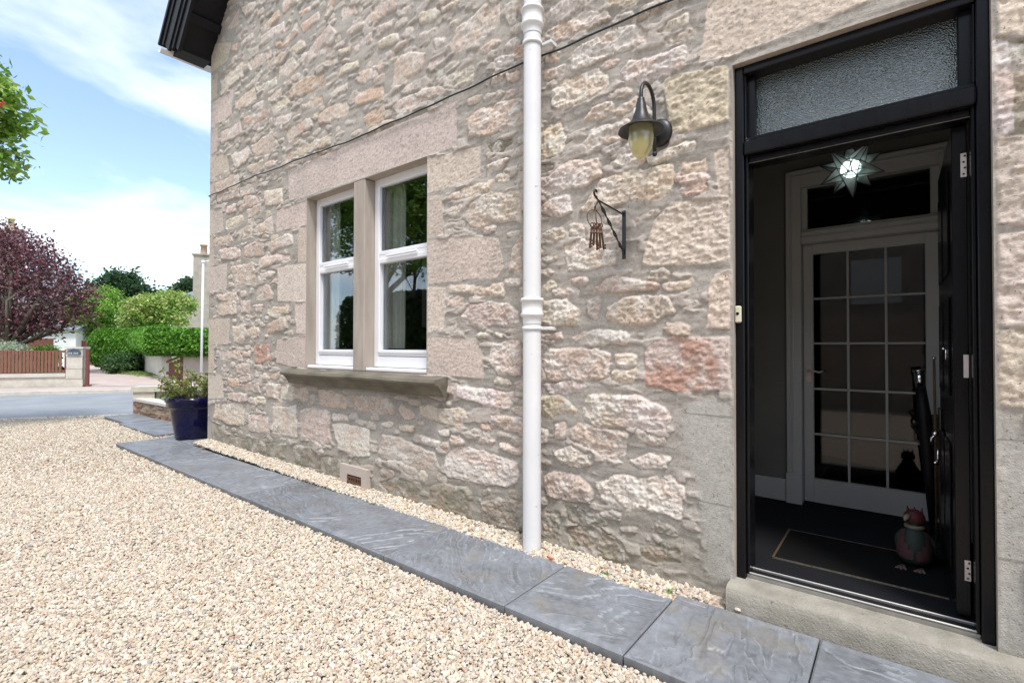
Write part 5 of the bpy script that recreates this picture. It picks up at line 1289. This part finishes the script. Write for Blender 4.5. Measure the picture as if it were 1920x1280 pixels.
# silvery shrub + green shrub behind fence
p_=atT(30,645,19.8);tree('silver_shrub','low silvery green shrub just behind the picket fence','shrub',(p_[0],p_[1],0),lobes_rand((p_[0],p_[1],1.0),(1.1,.8,.42),8,71,(.4,.6))+[(p_[0],p_[1],.6,.9,.7,.5)],8000,.07,.09,[(.36,.42,.30),(.48,.52,.40),(.24,.30,.18)],[3,3,1],71,.05)
p_=atT(78,648,20.3);tree('green_shrub','small mid green shrub behind the fence near the pillar','shrub',(p_[0],p_[1],0),lobes_rand((p_[0],p_[1],.95),(.75,.6,.42),6,72,(.4,.6))+[(p_[0],p_[1],.6,.6,.5,.45)],5000,.07,.10,G_,[3,3,2,1],72,.05)
# garage with maroon door
def frame_of(px0,px1,t): # local frame facing the camera roughly parallel to the road
    return None
gc=atT(92,650,31);ga=thing('white_garage','small white garage with a maroon door behind the purple tree','garage',(gc[0],gc[1],0))
def hb(mb,c,u,a0,a1,b0,b1,z0,z1): # house box: u along frontage, v away
    v_=np.array((-u[1],u[0]));P=np.array(c[:2])+u*a0+v_*b0;mb.obox((P[0],P[1],z0),(*(u*(a1-a0)),0),(*(v_*(b1-b0)),0),(0,0,z1-z0))
mb=MB();hb(mb,gc,rdv,-5.,1.35,0,6,0,2.35);build(mb,'wall',M['whitewall'],ga)
mb=MB();hb(mb,gc,rdv,-1.9,.22,-.03,.05,0,1.75);build(mb,'door',M['redpaint'],ga)
v_=rp_;P=[gc[:2]+rdv*a_+rp_*b_ for a_,b_ in((-5.2,-.3),(1.55,-.3),(1.55,6.3),(-5.2,6.3))];mdl=[gc[:2]+rdv*a_+rp_*3 for a_ in(-5.2,1.55)]
mb=MB();mb.add([(*P[0],2.32),(*P[1],2.32),(*P[2],2.32),(*P[3],2.32),(*mdl[0],3.4),(*mdl[1],3.4)],[(0,1,5,4),(2,3,4,5),(1,2,5),(3,0,4),(0,3,2,1)]);build(mb,'roof',M['roofslate'],ga)
fc=atT(135,650,32);bf=thing('board_fence','dark brown board fence between the garage and the lane','fence',(fc[0],fc[1],0))
mb=MB()
for k in range(14): hb(mb,fc,rdv,-.7+k*.155,-.7+k*.155+.145,0,.025,0,1.62+.02*(k%2))
build(mb,'boards',M['brownpaint'],bf);mb=MB();hb(mb,fc,rdv,-.7,1.5,.026,.07,1.3,1.4);build(mb,'rail',M['brownpaint'],bf)
# stone house with buff chimney behind the purple tree
hc=atT(-60,650,42);fh=thing('far_stone_house','grey stone house hidden behind the purple tree with a buff chimney pot','house',(hc[0],hc[1],0))
mb=MB();hb(mb,hc,rdv,-9,4.6,0,8,0,5.2);build(mb,'wall',M['farstone'],fh)
P=[hc[:2]+rdv*a_+rp_*b_ for a_,b_ in((-9.3,-.4),(4.9,-.4),(4.9,8.4),(-9.3,8.4))];mdl=[hc[:2]+rdv*a_+rp_*4 for a_ in(-9.3,4.9)]
mb=MB();mb.add([(*P[0],5.1),(*P[1],5.1),(*P[2],5.1),(*P[3],5.1),(*mdl[0],8.4),(*mdl[1],8.4)],[(0,1,5,4),(2,3,4,5),(1,2,5),(3,0,4),(0,3,2,1)]);build(mb,'roof',M['roofslate'],fh)
cc_=atT(21,433,44);mb=MB();hb(mb,cc_,rdv,-.75,.75,-.4,.4,5.,cc_[2]-.05);hb(mb,cc_,rdv,-.85,.85,-.5,.5,cc_[2]-.049,cc_[2]+.12);ch=build(mb,'chimney',M['farstone'],fh)
mb=MB();mb.lathe([(.24,0),(.21,.85),(.29,.87),(.29,.98),(.23,1.0),(.23,1.15),(.15,1.15)],cc_[0],cc_[1],cc_[2]+.121,20);build(mb,'chimney_pot',M['potcream'],ch)
for a_ in(-2,1.5):
    mb=MB();hb(mb,hc,rdv,a_,a_+1.1,-.03,.02,3.2,4.6);build(mb,'window',M['whitewall'],fh)
# right far house : tall chimney gable and slate roof
rc=atT(376,650,36);rh=thing('far_gable_house','tall grey gable with a chimney next to the near house corner','house',(rc[0],rc[1],0))
ztop=atT(376,478,36)[2];uu=rdv
mb=MB();hb(mb,rc,uu,-.52,1.3,0,.9,0,ztop);hb(mb,rc,uu,-.62,1.4,-.1,1.0,ztop+.001,ztop+.12);ch=build(mb,'chimney',M['farstone'],rh)
mb=MB();mb.lathe([(.24,0),(.2,.6),(.25,.62),(.25,.75),(.17,.75)],*(rc[:2]+uu*.05+rp_*.45),ztop+.121,18);build(mb,'chimney_pot',M['potclay'],ch)
mb=MB();mb.lathe([(.20,0),(.18,.5),(.22,.52),(.22,.6),(.15,.6)],*(rc[:2]+uu*.62+rp_*.45),ztop+.121,18);build(mb,'chimney_pot',M['potclay'],ch)
mb=MB();hb(mb,rc,uu,-.50,8,.901,9,0,4.6);build(mb,'wall',M['render2'],rh)
P=[rc[:2]+uu*a_+rp_*b_ for a_,b_ in((-.9,.9),(8.4,.9),(8.4,9.4),(-.9,9.4))];md_=[rc[:2]+uu*a_+rp_*5 for a_ in(.9,7)]
mb=MB();mb.add([(*P[0],4.55),(*P[1],4.55),(*P[2],4.55),(*P[3],4.55),(*md_[0],6.6),(*md_[1],6.6)],[(0,1,5,4),(2,3,4,5),(1,2,5),(3,0,4),(0,3,2,1)]);build(mb,'roof',M['roofslate'],rh)
rc2=atT(347,560,52);lh=thing('low_slate_house','low house with a pale grey slate roof behind the golden shrub','house',(rc2[0],rc2[1],0))
zr2=atT(347,542,52)[2];mb=MB();hb(mb,rc2,rdv,-1.2,4,0,6,0,zr2-1.0);build(mb,'wall',M['farstone'],lh)
P=[rc2[:2]+rdv*a_+rp_*b_ for a_,b_ in((-1.4,-.3),(4.3,-.3),(4.3,6.3),(-1.4,6.3))];md_=[rc2[:2]+rdv*a_+rp_*3 for a_ in(.3,4.3)]
mb=MB();mb.add([(*P[0],zr2-1.02),(*P[1],zr2-1.02),(*P[2],zr2-1.02),(*P[3],zr2-1.02),(*md_[0],zr2+.2),(*md_[1],zr2+.2)],[(0,1,5,4),(2,3,4,5),(1,2,5),(3,0,4),(0,3,2,1)]);build(mb,'roof',M['roofslate'],lh)
# white pole
pw=onZ(377,722,0);wp=thing('white_pole','slim white pole standing in front of the hedge by the corner','pole',(pw[0],pw[1],0));tp=atT(381,491,(pw-CP)@Fv)
mb=MB();mb.tube([(pw[0],pw[1],0),tuple(pw+(tp-pw)*.5),tuple(tp)],[.036,.034,.030],12);build(mb,'pole_shaft',M['pvc'],wp)
mb=MB();mb.ball(tp,.055,12,8);u_=Rv*.35;mb.tube([tp,tp+u_+np.array((0,0,.05))],.02,8);build(mb,'pole_head',M['pvc'],wp)
# pale walls with gate
pwl=thing('pale_lane_wall','pale harled wall turning the corner of the lane','wall',(wc[0],wc[1],0))
mb=MB();q_=np.array((-wd_[1],wd_[0]))
if q_[1]<0:q_=-q_
mb.obox((wc[0],wc[1],-.05),(*(wd_*9),0),(*(q_*.3),0),(0,0,1.02));build(mb,'wall_body',M['render'],pwl)
def sg(px_): # distance along road direction from corner wc
    best=None
    for s in np.arange(-1,20,.01):
        P=wc+rdv*s;d=np.array((*P,.5))-CP;t=d@Fv;x_=960+921.3*(d@Rv)/t
        if best is None or abs(x_-px_)<best[0]: best=(abs(x_-px_),s)
    return best[1]
g0,g1,g2=sg(307),sg(337),sg(343)
def wbx(mb,sa,sb,z0,z1,o0=0,o1=.3):
    P=wc+rdv*sa+rp_*o0;mb.obox((P[0],P[1],z0),(*(rdv*(sb-sa)),0),(*(rp_*(o1-o0)),0),(0,0,z1-z0))
gt_=thing('timber_gate','brown timber gate with sloping top in the pale wall','gate',(*(wc+rdv*g0),0))
mb=MB();k=0;s_=g0+.02
while s_<g1-.02:
    tt=(s_-g0)/(g1-g0);wbx(mb,s_,s_+.085,.05,.60+.22*tt**1.5,.08,.105);s_+=.095
build(mb,'boards',M['brownpaint'],gt_)
mb=MB();P=wc+rdv*g0+rp_*.05;mb.obox((P[0],P[1],.58),(*(rdv*(g1-g0)),.24),(*(rp_*.03),0),(0,0,.09));build(mb,'top_rail',M['brownpaint'],gt_);mb=MB();wbx(mb,g0,g1,.2,.3,.05,.079);build(mb,'bottom_rail',M['brownpaint'],gt_)
mb=MB();wbx(mb,g1,g2,0,1.0,.02,.16);o=build(mb,'gate_post',M['redpaint'],gt_)
pw2=thing('pale_road_wall','pale harled wall right of the timber gate under the hedge','wall',(*(wc+rdv*(g2+2)),0));mb=MB();wbx(mb,g2+.01,g2+6,-.05,.98);build(mb,'wall_body',M['render2'],pw2)
# low garden wall on our side of the road
lw=thing('low_garden_wall','low stone garden wall with pale end pier and coping by the road','wall',(-11.2,.45,0))
e0=np.array(onZ(249,771,0)[:2]);
def rbx(mb,P,u,L,w,z0,z1,o=0.):
    v_=np.array((-u[1],u[0]));P=np.array(P)+v_*o;mb.obox((P[0],P[1],z0),(*(u*L),0),(*(v_*w),0),(0,0,z1-z0))
mb=MB();rbx(mb,e0,rdv,.34,.30,-.06,.36);build(mb,'end_pier',M['coping'],lw)
mb=MB();rbx(mb,e0-rdv*.02,rdv,5.0,.36,.361,.46,-.03);build(mb,'coping',M['coping'],lw)
mb=MB();rbx(mb,e0+rdv*.36,rdv,4.6,.24,-.06,.359,.03);build(mb,'rubble_face',M['farstone'],lw)
e1=np.array(onZ(318,786,0)[:2]);du=e1-e0;Ln=np.linalg.norm(du);du/=Ln
bw=thing('slate_rubble_edging','low retaining wall of thin brown stones around the little lawn','retaining wall',(*((e0+e1)/2),0))
rr=random.Random(12);mb=MB();z_=-.05;vv_=np.array((-du[1],du[0]))
stc=[]
while z_<.20:
    h=rr.uniform(.025,.05);s_=.06
    while s_<2.6:
        w=rr.uniform(.08,.26);P=e0+du*s_-vv_*rr.uniform(0,.02);c=rr.choice([(.30,.22,.16),(.36,.27,.20),(.24,.17,.13),(.42,.32,.24),(.34,.20,.14)]);mb.obox((P[0],P[1],z_),(*(du*(w-.008)),0),(*(vv_*.12),0),(0,0,h-.006),c);s_+=w
    z_+=h
build(mb,'thin_stones',M['pebble'],bw)
mb=MB();P=e0+du*.05-vv_*.03;mb.obox((P[0],P[1],.205),(*(du*2.6),0),(*(vv_*.26),0),(0,0,.045));build(mb,'coping',M['render'],bw)
mb=MB();A_=e0+du*.1+vv_*.2;prism(mb,[A_,A_+du*3.2,A_+du*3.2+rdv*4.2,A_+rdv*4.2],-.05,.20);struct('small_lawn',mb,M['grass'])
rsx=np.random.RandomState(3);n=5000;a_=rsx.rand(n,1)*3.;b_=rsx.rand(n,1)*4.;P=A_+du*a_+rdv*b_
leaves('lawn_grass',np.concatenate([P,np.full((n,1),.215)],1),.05,[(.14,.30,.03),(.2,.38,.05)],[1,1],M['leaf'],None,5,up=0,asp=.15);tag(bpy.data.objects['lawn_grass'],'short grass of the little lawn','grass',kind='stuff')
# ================================================================ BLUE POT
pc=np.array((-7.42,.07));pt=thing('blue_plant_pot','glossy dark blue plant pot at the house corner','plant pot',(pc[0],pc[1],.008))
mb=MB();mb.lathe([(0,.0),(.205,.0),(.215,.012),(.245,.18),(.275,.36),(.285,.40),(.300,.405),(.312,.42),(.316,.47),(.330,.482),(.334,.515),(.326,.535),(.305,.538),(.296,.52),(.290,.46),(0,.46)],pc[0],pc[1],.008,56);build(mb,'pot_body',M['pot'],pt)
mb=MB();mb.lathe([(.292,.0),(.2,.015),(0,.02)],pc[0],pc[1],.462,24);build(mb,'soil',M['soil'],pt)
sh=thing('potted_shrub','small green and bronze leaved shrub growing in the blue pot','shrub',(pc[0],pc[1],.48))
rs=np.random.RandomState(19);mb=MB();CC=[]
for k in range(26):
    a=rs.rand()*6.28;r=.05+.16*rs.rand();b=np.array((pc[0]+r*math.cos(a),pc[1]+r*math.sin(a),.47));L_=.16+.26*rs.rand();o_=np.array((math.cos(a)*(.08+.22*rs.rand()),math.sin(a)*(.08+.22*rs.rand()),L_))
    if math.cos(a)>.2:o_[2]*=.9
    e=b+o_;md=b+o_*.5+rs.randn(3)*.02;mb.tube([b,md,e],[.006,.005,.002],6)
    for q in range(5):
        s_=md+(e-md)*rs.rand();tw=s_+rs.randn(3)*.07+np.array((0,0,.02));mb.tube([s_,tw],[.003,.0015],4)
        for l in range(13): CC.append(tw+rs.randn(3)*np.array((.026,.026,.014)))
build(mb,'stems',M['bark'],sh)
leaves('leaves',np.array(CC),.048,[(.20,.27,.05),(.28,.32,.09),(.34,.22,.08),(.10,.17,.03),(.42,.42,.16)],[4,4,2,3,1],M['leaf'],sh,6,up=1.,asp=.5)
# little weeds in the border
for k,(a,b) in enumerate(((1137,1078),(1257,1113),(1250,1109))):
    p=onZ(a,b,.0);r_=np.random.RandomState(k)
    if k<2:
        o=leaves('weed',np.array(p)+r_.randn(26,3)*np.array((.010,.007,.004))+np.array((0,0,.012)),.014,[(.10,.26,.04),(.16,.34,.06)],[1,1],M['leaf'],None,k,up=1.,org=tuple(p));tag(o,['tiny green weed at the slab edge in the middle of the border gravel','tiny green weed at the slab joint close to the door step'][k],'weed')
# ================================================================ NEIGHBOUR BEHIND THE CAMERA (seen in reflections)
nb=thing('neighbour_house','stone house across the drive reflected in the inner door glass','house',(2,-9.5,0))
mb=MB();mb.box(-3.5,11,-18,-9.5,-.1,5.4);build(mb,'wall',M['farstone'],nb)
mb=MB();mb.add([(-3.9,-18.4,5.3),(11.3,-18.4,5.3),(11.3,-9.1,5.3),(-3.9,-9.1,5.3),(-3.9,-14,8.8),(11.3,-14,8.8)],[(0,1,5,4),(2,3,4,5),(1,2,5),(3,0,4),(0,3,2,1)]);build(mb,'roof',M['roofslate'],nb)
mb=MB();mb.box(-.9,.1,-9.53,-9.47,2.3,3.4);build(mb,'window',M['whitewall'],nb)
bwl=thing('boundary_wall','low rubble boundary wall in front of the neighbouring stone house','wall',(0,-6.8,0))
mb=MB();mb.box(-5,9,-7.1,-6.8,-.1,1.9);build(mb,'wall_body',M['farstone'],bwl)

hedge('drive_hedge','tall dark green hedge at the drive side reflected in the lower window panes',(-8.2,-6.9),(-14.3,-6.9),.7,.1,2.9,24000,.16,[(.05,.11,.03),(.08,.15,.04),(.03,.07,.02),(.20,.16,.10)],57)
